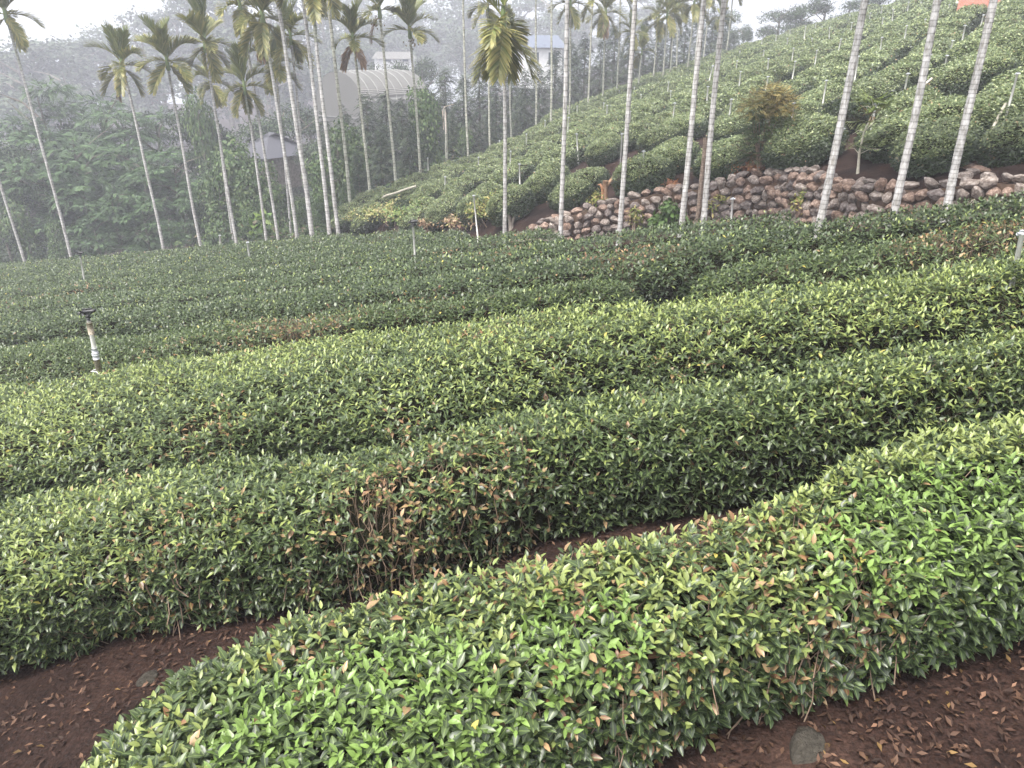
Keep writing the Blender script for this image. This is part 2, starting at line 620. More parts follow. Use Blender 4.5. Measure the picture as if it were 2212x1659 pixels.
class Row:
    def __init__(self, front, rear, x0, x1, H, fresh, lod, dens, size, per):
        self.prof = PROF if fresh > .4 else PROF_R
        self.f, self.r = np.array(front, float), np.array(rear, float)
        self.x0, self.x1, self.H, self.fresh, self.lod, self.dens, self.size, self.per = x0, x1, H, fresh, lod, dens, size, per

    def frame(self, X):
        yf = np.interp(X, self.f[:, 0], self.f[:, 1])
        yr = np.interp(X, self.r[:, 0], self.r[:, 1])
        # extend linearly beyond the given points
        d = np.minimum(X - self.x0, self.x1 - X)
        e = np.sqrt(np.clip(1 - (1 - np.clip(d / .55, 0, 1)) ** 2, 0, 1))
        return (yf + yr) / 2, (yr - yf) / 2 * np.maximum(e, .04), self.H * (.35 + .65 * e) * np.where(d <= 0, .05, 1)

    def surface(self, X, k, shrink=1.0):
        """point and outward normal at position X along the row, k in 0..1 along the profile"""
        yc, hw, H = self.frame(X)
        kk = k * (len(PROF) - 1)
        i = np.clip(kk.astype(int), 0, len(PROF) - 2)
        f = (kk - i)[:, None]
        p = self.prof[i] * (1 - f) + self.prof[i + 1] * f
        lump = 1 + .055 * wob(X * 1.6, yc + p[:, 0] * 2, 1.0)
        s = p[:, 0] * (1 + .07 * wob(X * 1.3 + 5, p[:, 1] * 2, 1.0)) * shrink
        Y = yc + hw * s
        zz = p[:, 1] * H * lump * (1 - (1 - shrink) * .9)
        Z = ground_z(X, Y) + zz
        tg = self.prof[i + 1] - self.prof[i]
        n = np.stack([np.zeros_like(X), -tg[:, 1] * H, tg[:, 0] * hw], 1)
        n = nrm(n)
        return np.stack([X, Y, Z], 1), n, p


ROWS = []
# front and rear edges in plan
r1f = [(-1.9, 1.45), (-1.0, 1.65), (0, 2.05), (1.0, 2.36), (1.7, 2.52), (2.43, 2.68), (4, 3.0)]
r1r = [(-1.9, 2.35), (-1.4, 2.72), (-1, 2.95), (0, 3.08), (.83, 3.20), (1.5, 3.40), (1.96, 3.72), (2.73, 3.82), (4, 4.0)]
r2f = [(-6, 3.3), (-3.3, 3.42), (-2.5, 3.66), (-1.2, 3.70), (-.3, 3.92), (.3, 4.14), (1.2, 4.16), (2.0, 4.20), (4, 4.35), (6, 4.5)]
r2r = [(-6, 4.85), (-3.86, 4.82), (-2.1, 4.85), (-.76, 4.62), (0, 4.82), (.84, 5.02), (1.9, 4.85), (2.9, 4.92), (3.6, 5.0), (6, 5.2)]
r3f = [(-9, 5.7), (-4.5, 5.50), (-2, 5.48), (-.76, 5.32), (.84, 5.66), (1.9, 5.50), (2.9, 5.54), (5, 5.6), (8, 5.8)]
r3r = [(-11, 8.7), (-6.4, 8.45), (-4.5, 8.35), (-3.66, 8.3), (-1.07, 7.9), (.92, 7.35), (2.58, 6.8), (4.45, 6.45), (8, 6.3)]
r4f = [(-13, 10.3), (-8, 9.55), (-6, 9.25), (-4, 9.05), (-1, 8.55), (.9, 8.0), (1.5, 7.8), (2.6, 7.25), (3.4, 7.12), (4.6, 7.45), (9, 7.5)]
r4r = [(-13, 12.9), (-9, 11.75), (-7, 11.3), (-4.84, 10.6), (-2.5, 9.75), (-.6, 9.1), (1.5, 8.6), (3.8, 8.6), (5.6, 8.45), (9, 8.3)]
r5f = [(-16, 15.6), (-9, 12.85), (-7, 12.35), (-4.84, 11.6), (-2.5, 10.7), (-.6, 9.95), (1.5, 9.4), (3.8, 9.35), (5.6, 8.9), (9, 8.7)]
r5r = [(-16, 17.6), (-9, 14.6), (-4.84, 13.3), (-.6, 11.7), (1.9, 10.95), (3.8, 10.6), (5.6, 10.1), (9, 9.7)]
ROWS.append((Row(r1f, r1r, -1.9, 3.9, .80, .78, 0, 720, .055, 6), 'bright green clipped tea row in front, with soil at its foot'))
ROWS.append((Row(r2f, r2r, -5.6, 5.4, .82, .66, 1, 580, .054, 6), 'tea row with a brown twiggy side facing the front row'))
ROWS.append((Row(r3f, r3r, -9, 7.4, .87, .80, 1, 340, .058, 6), 'widest yellow-green tea row, third from the camera'))
ROWS.append((Row([(3.3, 6.72), (4.45, 6.62), (9, 6.5)], [(3.3, 7.0), (4.4, 7.12), (9, 7.2)], 3.35, 8.5, .74, .45, 1, 330, .060, 5), 'narrow tea row starting at the dark gap beside the wide row'))
ROWS.append((Row(r4f, r4r, -12, 1.55, .82, .16, 1, 320, .060, 5), 'dark green tea row behind the tall sprinkler, with a brown patch'))
ROWS.append((Row(r4f, r4r, 1.95, 8.5, .82, .24, 1, 320, .060, 5), 'dark green tea row with brown patches beyond the leafless gap'))
ROWS.append((Row(r5f, r5r, -16, 9, .82, .14, 2, 280, .066, 5), 'long dark tea row running to the foot of the stone wall'))
FEND = np.array([on(field_z, px, py, .8)[:2] for px, py in ((-120, 583), (0, 570), (155, 555), (353, 539), (510, 519), (735, 505), (900, 492), (1000, 493), (1090, 492), (1212, 496), (1339, 484), (1521, 472), (1772, 456), (1937, 443), (2056, 432), (2212, 428))])
FEND = FEND[np.argsort(FEND[:, 0])]
xs = np.linspace(-46, 8, 80)
prev = np.interp(xs, [p[0] for p in r5r], [p[1] for p in r5r])
prev = np.where(xs < -16, 17.6 + (-16 - xs) * .52, prev)
for k in range(14):
    f_ = prev + .46
    wid = 1.75 + .1 * math.sin(k * 2.1)
    r_ = f_ + wid * 1.16
    yend = np.interp(xs, FEND[:, 0], FEND[:, 1])
    r_full = r_
    r_ = np.minimum(r_, yend + .15)
    mid = (f_ + r_) / 2
    ok = f_ + .55 < yend
    ok &= abs(xs) < mid * .83 + 2
    if ok.sum() < 3:
        break
    x0, x1 = xs[ok].min(), xs[ok].max()
    dist = (prev[ok].min() + 12) / 2
    far = k >= 4
    ROWS.append((Row(np.stack([xs, f_], 1), np.stack([xs, r_], 1), x0, x1, .80, .13, 2, 190 if k < 3 else (130 if k < 7 else 90), .072 if k < 3 else (.090 if k < 7 else .110), 4),
                 'dark green tea row, %s behind the long row below the stone wall' % nth(k + 1)))
    prev = r_full

GROUPS_ROWS = 'tea rows of the near field'
for ri, (row, label) in enumerate(ROWS):
    X = np.linspace(row.x0, row.x1, 200)
    yc, hw, H = row.frame(X)
    length = np.hypot(np.diff(X), np.diff(yc)).sum()
    per = 2 * hw.mean() + 1.3 * row.H
    n = int(length * per * row.dens * 1.25)
    w = np.hypot(np.gradient(X), np.gradient(yc)) * (hw + .4)
    cdf = np.cumsum(w)
    cdf /= cdf[-1]
    Xs = np.interp(rng.uniform(0, 1, n), cdf, X)
    seg = np.hypot(np.diff(PROF[:, 0]) * max(hw.mean(), .3), np.diff(PROF[:, 1]) * row.H)
    kc = np.concatenate([[0], np.cumsum(seg)])
    kc /= kc[-1]
    ks = np.interp(rng.uniform(0, 1, n), kc, np.linspace(0, 1, len(PROF)))
    depth = rng.uniform(0, 1, n) ** 1.6
    P, nn, pr = row.surface(Xs, ks)
    keep = in_view(P, .05) | (in_view(P, .28 if ri < 3 else .12) & (rng.uniform(0, 1, n) < .7))
    # the hidden far flank carries fewer shoots
    if ri > 6:
        keep &= pr[:, 1] > .32
    keep &= ~((pr[:, 0] > .8) & (pr[:, 1] < .8) & (rng.uniform(0, 1, n) < .85))
    dry = np.zeros(n)
    for (ax, ay, rad, st) in PATCH:
        dd = np.hypot(P[:, 0] - ax, P[:, 1] - ay) / rad
        dry = np.maximum(dry, 1.25 * st * np.exp(-(dd ** 2) * .9) * (.7 + .5 * wob(P[:, 0] * 3, P[:, 1] * 3, 1.6)))
    dry = np.clip(dry + .03 * (wob(P[:, 0] * 2, P[:, 1] * 2.2, 1.3) > .55), 0, 1)
    gone = keep & (rng.uniform(0, 1, n) < dry * .66)
    keep &= ~gone
    bare, bare_n = P[gone][:1500], nn[gone][:1500]
    P, nn, pr, depth, dry, Xs = P[keep], nn[keep], pr[keep], depth[keep], dry[keep], Xs[keep]
    n = len(P)
    fr = np.zeros(n)
    for (ax, ay, rad) in FRESH:
        fr = np.maximum(fr, np.exp(-(np.hypot(P[:, 0] - ax, P[:, 1] - ay) / rad) ** 2))
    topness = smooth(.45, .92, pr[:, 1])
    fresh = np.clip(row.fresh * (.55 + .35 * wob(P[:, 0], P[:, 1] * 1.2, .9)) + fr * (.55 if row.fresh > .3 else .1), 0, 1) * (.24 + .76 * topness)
    base = P - nn * (depth[:, None] * .11 + .015) + np.array([0, 0, 1.0]) * np.where(rng.uniform(0, 1, n) < .14, rng.uniform(0, .05, n), 0)[:, None]
    ax_ = nrm(nn * .55 + np.array([0, 0, .75]) + rng.normal(0, .28, (n, 3)))
    mb = MB()
    az0 = rng.uniform(0, 6.28, n)
    singles = []
    for j in range(row.per):
        lv = j / max(1, row.per - 1)                     # 0 lowest .. 1 tip of the shoot
        r3 = rng.uniform(0, 1, (n, 3))
        az = az0 + j * 2.4 + r3[:, 0] * .8
        e1 = nrm(np.cross(ax_, np.array([.31, .2, .93])))
        e2 = np.cross(ax_, e1)
        rad = e1 * np.cos(az)[:, None] + e2 * np.sin(az)[:, None]
        young = lv > .62
        el = .15 + .55 * lv + .25 * r3[:, 1] if not young else .75 + .55 * r3[:, 1]
        d = rad * np.cos(el)[:, None] + ax_ * np.sin(el)[:, None]
        stem = (lv - .5) * .075 * (row.size / .066)
        p0 = base + ax_ * stem + rng.normal(0, .006, (n, 3))
        # a shoot only carries young tip leaves where the row is flushing
        isnew = (rng.uniform(0, 1, n) < fresh * (1.25 if young else .38))
        L = row.size * (.75 + .55 * r3[:, 2]) * (1.0 if not young else .80)
        L = np.where(isnew & young, L * 1.0, L)
        Wd = L * np.where(isnew, .40, .50) * rng.uniform(.85, 1.15, n)
        g = (rng.uniform(0, 1, n) * (.35 + .65 * topness))[:, None]  # flanks lean to old leaf colour, painting in shade along the row gaps
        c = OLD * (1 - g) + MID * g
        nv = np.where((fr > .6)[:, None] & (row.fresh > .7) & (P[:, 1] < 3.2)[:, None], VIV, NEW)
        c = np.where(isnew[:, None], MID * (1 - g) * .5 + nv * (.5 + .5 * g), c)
        isdry = rng.uniform(0, 1, n) < dry * .60 + .003
        c = np.where(isdry[:, None], np.where(g > .55, DRY, np.where(g > .15, DRY2, DRY * .55)), c)
        isyel = rng.uniform(0, 1, n) < .002
        c = np.where(isyel[:, None], YEL, c)
        c = c * rng.uniform(.8, 1.2, (n, 1))
        use = rng.uniform(0, 1, n) < (1.0 if not young else .9)
        use &= ~(isdry & (rng.uniform(0, 1, n) < .3))
        if ri < 3:                                        # the leaves that show largest stay single pieces
            dist = np.linalg.norm(p0 - np.array([0, 0, CZ]), axis=1)
            cand = np.where(use & (depth < .25) & in_view(p0, -.01) & (dist < (3.6, 4.9, 6.6)[ri]) & (pr[:, 1] > .5) & (pr[:, 0] < .6))[0]
            rng.shuffle(cand)
            cand = cand[:50]
            use[cand] = False
            for q_ in cand:
                sl = slice(q_, q_ + 1)
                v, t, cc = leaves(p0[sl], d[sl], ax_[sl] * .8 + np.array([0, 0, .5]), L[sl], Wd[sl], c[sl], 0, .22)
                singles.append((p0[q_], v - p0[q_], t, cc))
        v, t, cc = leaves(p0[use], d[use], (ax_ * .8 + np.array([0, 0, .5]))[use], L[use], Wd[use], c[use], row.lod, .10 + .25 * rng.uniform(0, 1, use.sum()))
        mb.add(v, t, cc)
    xm = (max(row.x0, -20) + min(row.x1, 5)) / 2
    yc, hw, H = row.frame(np.array([xm]))
    loc = Vector((xm, yc[0], gz(xm, yc[0])))
    e = empty('tea_row', loc, label, 'tea row', GROUPS_ROWS)
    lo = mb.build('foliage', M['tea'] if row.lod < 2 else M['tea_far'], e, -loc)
    lo['kind'] = 'stuff'
    for p0_, v, t, cc in singles:
        link('leaf', mesh_np('leaf', v, t, cc), M['tea'], e, Vector(p0_) - loc)
    # dark woody inside of the row
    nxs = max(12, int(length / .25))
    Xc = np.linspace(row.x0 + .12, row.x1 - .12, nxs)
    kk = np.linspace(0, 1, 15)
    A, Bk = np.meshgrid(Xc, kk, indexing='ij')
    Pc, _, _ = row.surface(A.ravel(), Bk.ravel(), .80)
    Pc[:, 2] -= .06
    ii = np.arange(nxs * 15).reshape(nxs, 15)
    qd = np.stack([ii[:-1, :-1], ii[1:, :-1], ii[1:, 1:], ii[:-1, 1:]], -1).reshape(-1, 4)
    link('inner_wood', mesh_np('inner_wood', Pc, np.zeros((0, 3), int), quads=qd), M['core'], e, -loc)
    if ri < 7:
        # bare twigs below and between the leaves
        nt_ = int(length * (120 if ri < 3 else 50))
        Xt = rng.uniform(row.x0 + .2, row.x1 - .2, nt_)
        kt = np.interp(rng.uniform(0, 1, nt_), [0, .55, 1], [.02, .45, 1])
        Pt, nt2, prt = row.surface(Xt, kt)
        ok = in_view(Pt, .08)
        tm = MB()
        for q_ in np.where(ok)[0]:
            tip = Pt[q_] - nt2[q_] * rng.uniform(-.01, .05)
            yc_, _, _ = row.frame(np.array([Xt[q_]]))
            foot = np.array([Xt[q_] + rng.normal(0, .12), yc_[0] * .45 + tip[1] * .55, 0])
            foot[2] = tip[2] - rng.uniform(.18, .40)
            md = (tip + foot) / 2 + rng.normal(0, .02, 3)
            v, t = tube([foot, md, tip], [.0045, .0035, .0018], 3, False)
            tm.add(v, t, np.array((.16, .11, .075)) * rng.uniform(.6, 1.3))
        for tip, tn in zip(bare, bare_n):                 # bare shoots where the leaves have died
            tip = tip - tn * rng.uniform(0, .05)
            foot = tip - np.array([rng.normal(0, .05), rng.normal(0, .05), rng.uniform(.10, .26)]) - tn * .06
            v, t = tube([foot, (tip + foot) / 2 + rng.normal(0, .012, 3), tip], [.0042, .0034, .0020], 3, False)
            tm.add(v, t, np.array((.20, .14, .10)) * rng.uniform(.6, 1.5))
        to = tm.build('twigs', M['twig'], e, -loc)
        to['kind'] = 'stuff'

# ------------------------------------------------------------------ dead leaves and grit on the soil
def litter_points(n, x0, x1, y0, y1):
    P = np.stack([rng.uniform(x0, x1, n), rng.uniform(y0, y1, n)], 1)
    z = ground_z(P[:, 0], P[:, 1]) + .012
    P = np.column_stack([P, z])
    return P[in_view(P, .40)]


P = np.concatenate([litter_points(15000, -5, 5.2, 1.2, 4.6), litter_points(2500, -1, 4.5, 2.0, 3.3), litter_points(1500, 1.2, 2.6, 7, 9.4)])
n = len(P)
az = rng.uniform(0, 6.28, n)
d = np.stack([np.cos(az), np.sin(az), rng.normal(.05, .25, n)], 1)
up = nrm(np.stack([rng.normal(0, .35, n), rng.normal(0, .35, n), np.ones(n)], 1))
g = rng.uniform(0, 1, (n, 1))
c = np.where(g < .45, np.array((.07, .036, .024)), np.where(g < .8, np.array((.12, .066, .042)), np.where(g < .96, np.array((.24, .135, .085)), np.array((.26, .16, .06))))) * rng.uniform(.25, .85, (n, 1))
L = rng.uniform(.025, .055, n)
dist = np.linalg.norm(P - np.array([0, 0, CZ]), axis=1)
pick = np.argsort(dist + rng.uniform(0, .8, n) - 12 * L)[:280]
m_ = np.ones(n, bool)
m_[pick] = False
v, t, cc = leaves(P[m_], d[m_], up[m_], L[m_], L[m_] * .42, c[m_], 1, rng.uniform(-.5, .5, m_.sum()), .5)
lit = link('leaf_litter', mesh_np('leaf_litter', v, t, cc), M['litter'])
tag(lit, 'brown dead leaves strewn over the soil between the tea rows', 'dead leaves', kind='stuff')
for q_ in pick:
    sl = slice(q_, q_ + 1)
    v, t, cc = leaves(P[sl], d[sl], up[sl], L[sl] * rng.uniform(.7, 1.35), L[sl] * rng.uniform(.35, .6), c[sl] * .62, 0, rng.uniform(-.5, .5), .5)
    link('leaf', mesh_np('leaf', v - P[q_], t, cc), M['litter'], ground, P[q_])


def stone_mesh(name, seed, sub=1, squash=(1, 1, 1)):
    import bmesh
    r_ = np.random.default_rng(seed)
    bm = bmesh.new()
    bmesh.ops.create_icosphere(bm, subdivisions=sub + 1 if sub > 1 else 2, radius=.5)
    cuts = nrm(r_.normal(0, 1, (10, 3)))
    for v in bm.verts:
        p = np.array(v.co)
        for cdir in cuts:                        # knock flats onto the pebble
            h = p @ cdir
            if h > .33:
                p = p - cdir * (h - .33) * .95
        p = p + r_.normal(0, .012, 3)
        v.co = p * np.array(squash)
    me = bpy.data.meshes.new(name)
    bm.to_mesh(me)
    bm.free()
    me.polygons.foreach_set('use_smooth', np.zeros(len(me.polygons), bool))
    a = me.color_attributes.new('col', 'FLOAT_COLOR', 'POINT')
    tint = np.array([(.9, .88, .86, 1), (1.05, .88, .78, 1), (.75, .74, .76, 1), (1.15, 1.13, 1.1, 1), (.85, .68, .58, 1)][seed % 5], np.float32)
    a.data.foreach_set('color', np.tile(tint, len(me.vertices)).astype(np.float32))
    return me


STONES = [stone_mesh('stone', 30 + k) for k in range(14)]
for me in STONES:
    me.materials.append(M['stone'])

# field stones lying on the soil by the front row
for (px, py, s_, lab) in ((1740, 1625, .26, 'grey rounded rock half buried at the foot of the front tea row'), (318, 1470, .15, 'brown stone lying on the soil path between the two nearest rows')):
    P = on(ground_z, px, py)
    o = link('rock', STONES[6].copy(), None, None, (P[0], P[1], P[2] + .0))
    o.scale = (s_, s_ * .8, s_ * .6)
    o.data.materials.clear()
    o.data.materials.append(M['rock'])
    o.rotation_euler = (0, 0, 1.1)
    tag(o, lab, 'rock')

# ------------------------------------------------------------------ dry stone terrace wall
WALL = EDGE[2:13][::-1]                          # from the left end to the right
seglen = np.hypot(*np.diff(WALL, axis=0).T)
cum = np.concatenate([[0], np.cumsum(seglen)])


def wall_at(s):
    x = np.interp(s, cum, WALL[:, 0])
    y = np.interp(s, cum, WALL[:, 1])
    a = math.atan2(np.interp(s + .3, cum, WALL[:, 1]) - np.interp(s - .3, cum, WALL[:, 1]), np.interp(s + .3, cum, WALL[:, 0]) - np.interp(s - .3, cum, WALL[:, 0]))
    return x, y, a


wall = empty('stone_wall', (WALL[5][0], WALL[5][1], gz(WALL[5][0] - .1, WALL[5][1] - .3)), 'rough dry stone wall holding up the tea slope behind the palms', 'stone wall')
wall['kind'] = 'thing'
wl_inv = Vector(wall.location)
tops = []
count = 0
s = .15
core_v = []
S_all = np.arange(0, cum[-1], .25)
for s in S_all:
    x, y, a = wall_at(s)
    nx_, ny_ = math.sin(a), -math.cos(a)         # towards the camera
    zb = float(field_z(np.array(x), np.array(y))) - .2
    rise = .02 + .10 * float(smooth(5.5, 8.2, s)) * (1 - float(smooth(9.0, 10.2, s))) + .03 * math.sin(s * 3.1)
    zt = float(hill_z(np.array(x), np.array(y))) + rise
    zt = max(zt, zb + .35)
    zt = zb + .2 + (zt - zb - .2) * float(smooth(-.5, 1.6, s))
    tops.append((s, zb, zt, rise))
    for off, z in ((.10, zb), (.10, zt - .06), (-.35, zt - .06), (-.35, zb)):
        core_v.append((x + nx_ * off, y + ny_ * off, z))
core_v = np.array(core_v)
k4 = len(S_all)
qd = []
for i in range(k4 - 1):
    for j in range(3):
        qd.append((i * 4 + j, (i + 1) * 4 + j, (i + 1) * 4 + j + 1, i * 4 + j + 1))
link('earth_core', mesh_np('earth_core', core_v - np.array(wall.location), np.zeros((0, 3), int), quads=np.array(qd), smooth=False), M['mortar'], wall)
tops = np.array(tops)
for course in range(8):
    s = rng.uniform(0, .2)
    while s < cum[-1] - .1:
        w_ = rng.uniform(.17, .36)
        h_ = rng.uniform(.17, .24)
        zb = np.interp(s, tops[:, 0], tops[:, 1])
        zt = np.interp(s, tops[:, 0], tops[:, 2])
        z = zb + .22 + course * .178 + rng.normal(0, .02)
        x, y, a = wall_at(s + w_ / 2)
        if z < zt + .02 and in_view(np.array([[x, y, z]]), .02)[0]:
            off = .13 + .05 * (1 - (z - zb) / 1.0) + rng.normal(0, .025)
            o = link('stone', STONES[rng.integers(len(STONES))], None, wall, Vector((x + math.sin(a) * off, y - math.cos(a) * off, z)) - wl_inv)
            o.scale = (w_ * 1.12, rng.uniform(.20, .30), h_ * 1.16)
            o.rotation_euler = (rng.normal(0, .25), rng.normal(0, .25), a + rng.normal(0, .2))
            count += 1
        s += w_ * .98
for s in np.arange(0.3, cum[-1] - .1, .30):      # coping stones
    zt = np.interp(s, tops[:, 0], tops[:, 2])
    for off in (.0,):
        x, y, a = wall_at(s + rng.uniform(-.06, .06))
        o = link('stone', STONES[rng.integers(len(STONES))], None, wall, Vector((x + math.sin(a) * off, y - math.cos(a) * off, zt + .02 + rng.normal(0, .02))) - wl_inv)
        o.scale = (rng.uniform(.26, .42), rng.uniform(.24, .34), rng.uniform(.13, .22))
        o.rotation_euler = (rng.normal(0, .18), rng.normal(0, .18), a + rng.normal(0, .4))
        count += 1

# ------------------------------------------------------------------ tea bushes on the slope beyond the wall
def bush_mesh(name, seed, length, nleaf, size, lod=2):
    r_ = np.random.default_rng(seed)
    W_, H_ = 1.30 / 2, .86
    ph = r_.uniform(0, 6.28, 6)
    # superellipsoid-like clipped bush: sample a dome
    n = nleaf
    th = r_.uniform(0, 6.28, n)
    el = np.arcsin(r_.uniform(-.80, 1, n))
    p = np.stack([np.cos(th) * np.cos(el), np.sin(th) * np.cos(el), np.sin(el)], 1)
    q = np.sign(p) * np.abs(p) ** np.array([.80, 1.0, .95])
    lump = 1 + .07 * np.sin(3 * q[:, 0] * length + ph[0]) + .05 * np.sin(5 * q[:, 1] + ph[1] + 2 * q[:, 0]) + .04 * np.sin(7.1 * q[:, 0] * length + 3 * q[:, 1] + ph[2])
    q = q * lump[:, None]
    pos = q * np.array([length / 2 * 1.06, W_, H_ * .60]) + np.array([0, 0, H_ * .42])
    pos[:, 2] = np.maximum(pos[:, 2], .05)
    nn = nrm(p * np.array([1 / length, 1 / W_, 1 / .45]))
    pos = pos - nn * (r_.uniform(0, 1, n) ** 1.5 * .10)[:, None]
    ax_ = nrm(nn * .6 + np.array([0, 0, .6]) + r_.normal(0, .45, (n, 3)))
    az = r_.uniform(0, 6.28, n)
    e1 = nrm(np.cross(ax_, np.array([.3, .2, .93])))
    e2 = np.cross(ax_, e1)
    d = nrm((e1 * np.cos(az)[:, None] + e2 * np.sin(az)[:, None]) + ax_ * r_.uniform(.1, 1.0, n)[:, None])
    g = r_.uniform(0, 1, (n, 1))
    hi_ = smooth(.25, .9, nn[:, 2:])                   # young top growth, old flank leaves; colour also carries top light and side shade
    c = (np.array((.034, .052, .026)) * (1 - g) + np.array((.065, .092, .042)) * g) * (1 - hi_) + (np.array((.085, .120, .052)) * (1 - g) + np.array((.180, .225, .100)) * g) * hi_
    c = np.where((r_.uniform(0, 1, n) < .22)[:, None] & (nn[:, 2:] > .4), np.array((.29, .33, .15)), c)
    c = np.where(r_.uniform(0, 1, (n, 1)) < .008, DRY2, c)
    c = c * r_.uniform(.8, 1.2, (n, 1))
    L = size * r_.uniform(.7, 1.3, n)
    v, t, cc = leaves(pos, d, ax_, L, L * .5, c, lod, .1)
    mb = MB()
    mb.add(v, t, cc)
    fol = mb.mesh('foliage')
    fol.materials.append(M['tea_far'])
    # inner wood: a smaller dome narrowing to the stems
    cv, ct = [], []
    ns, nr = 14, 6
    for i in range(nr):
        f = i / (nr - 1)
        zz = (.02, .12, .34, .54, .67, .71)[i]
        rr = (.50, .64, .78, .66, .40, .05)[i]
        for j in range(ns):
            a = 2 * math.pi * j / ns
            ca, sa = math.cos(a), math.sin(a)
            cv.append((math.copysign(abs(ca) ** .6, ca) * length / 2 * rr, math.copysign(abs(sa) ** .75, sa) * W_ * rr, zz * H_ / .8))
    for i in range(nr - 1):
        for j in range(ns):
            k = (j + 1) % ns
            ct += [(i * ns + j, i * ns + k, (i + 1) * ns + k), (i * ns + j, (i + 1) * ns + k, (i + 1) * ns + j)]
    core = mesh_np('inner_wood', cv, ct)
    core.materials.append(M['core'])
    return fol, core, length


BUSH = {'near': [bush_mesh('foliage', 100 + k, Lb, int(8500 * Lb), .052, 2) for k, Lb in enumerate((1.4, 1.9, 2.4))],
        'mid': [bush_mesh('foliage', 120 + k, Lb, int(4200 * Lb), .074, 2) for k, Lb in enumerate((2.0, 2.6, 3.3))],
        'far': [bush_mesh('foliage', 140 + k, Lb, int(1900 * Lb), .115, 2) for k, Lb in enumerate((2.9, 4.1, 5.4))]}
DV = np.array([.555, .832])
NV = np.array([.832, -.555])
CLEAR = [(*on(hill_z, px, py, .1)[:2], r_) for px, py, r_ in ((1640, 360, .45), (1850, 372, .35), (2115, 352, .25), (2135, 335, .2))]   # spots kept free: shrub, young tree, path
bushes = []
nrow = 0
NSP = 1.88
SHED = (27.3, 48.9)
for rowi, nv in enumerate(np.arange(-25.2, 6.5, NSP)):
    t = 2.0
    col_ = []
    while t < 100:
        base_xy = NV * nv + DV * t
        bend = 1.0 * math.sin(t * .05 + nv * .1)
        xy = base_xy + NV * bend
        e_ = float(-poly_sd(EDGE, np.array(xy[0]), np.array(xy[1])))
        rim = float(poly_sd(RIM, np.array(xy[0]), np.array(xy[1])))
        if e_ < .15 or rim > -.7 or xy[1] > 84:
            t += .35
            continue
        dist = math.hypot(*xy)
        key = 'near' if dist < 27 else ('mid' if dist < 46 else 'far')
        fol, core, Lb = BUSH[key][rng.integers(len(BUSH[key]))]
        # long unbroken rows towards the wood, separate clumps on the right
        cxy = xy + DV * Lb / 2
        ok = all(math.hypot(cxy[0] - a, cxy[1] - b) > r_ + .5 for a, b, r_ in CLEAR) and math.hypot(cxy[0] - SHED[0], cxy[1] - SHED[1]) > 2.6
        z = gz(cxy[0], cxy[1])
        vis = in_view(np.array([[cxy[0], cxy[1], z + .5]]), .05)[0]
        e2_ = float(-poly_sd(EDGE, np.array(cxy[0]), np.array(cxy[1])))
        if ok and vis and e2_ > .62:
            col_.append((cxy, z, fol, core, Lb))
        gap = rng.uniform(-.12, .02) if (nv < -17 or rng.uniform() < .35) else rng.uniform(.10, .55)
        t += Lb + gap
    if col_:
        nrow += 1
        bushes.append((nrow, col_))
extra = []
for px, py in ((2088, 262), (2122, 205), (2158, 150), (2062, 312), (2185, 95), (2205, 292), (2180, 240)):
    P = on(hill_z, px, py, .35)
    extra.append((P[:2], gz(P[0], P[1]), *BUSH['near'][rng.integers(3)]))
bushes.append((nrow + 1, extra))
nb = 0
for nrow, col_ in bushes:
    for i, (cxy, z, fol, core, Lb) in enumerate(col_):
        dx, dy = (ground_z(cxy[0] + .4, cxy[1]) - ground_z(cxy[0] - .4, cxy[1])) / .8, (ground_z(cxy[0], cxy[1] + .4) - ground_z(cxy[0], cxy[1] - .4)) / .8
        up_ = Vector((-float(dx), -float(dy), 1)).normalized()
        fw = Vector((DV[0], DV[1], 0)) + Vector((NV[0], NV[1], 0)) * rng.normal(0, .06)
        sd_ = up_.cross(fw).normalized()
        fw = sd_.cross(up_)
        if rng.uniform() < .5:
            fw, sd_ = -fw, -sd_
        m3 = Matrix((fw, sd_, up_)).transposed().to_4x4()
        near_right = cxy @ NV > -10
        j = rng.uniform(-.28, .28) if near_right else rng.uniform(-.12, .12)
        o = empty('tea_bush', (0, 0, 0), 'clipped tea bush in %s hillside row from the wood, %s up from its lower end' % (nth(nrow), nth(i + 1)), 'tea bush', 'clipped tea bushes on the far slope')
        sc = (rng.uniform(.95, 1.08), rng.uniform(1.08, 1.38) if near_right else rng.uniform(.92, 1.08), rng.uniform(.82, 1.10))
        o.matrix_world = Matrix.Translation((cxy[0] + NV[0] * j, cxy[1] + NV[1] * j, z - .02)) @ m3 @ Matrix.Diagonal((*sc, 1))
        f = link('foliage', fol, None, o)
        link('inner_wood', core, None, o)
        nb += 1
print('bushes', nb, 'stones', count)

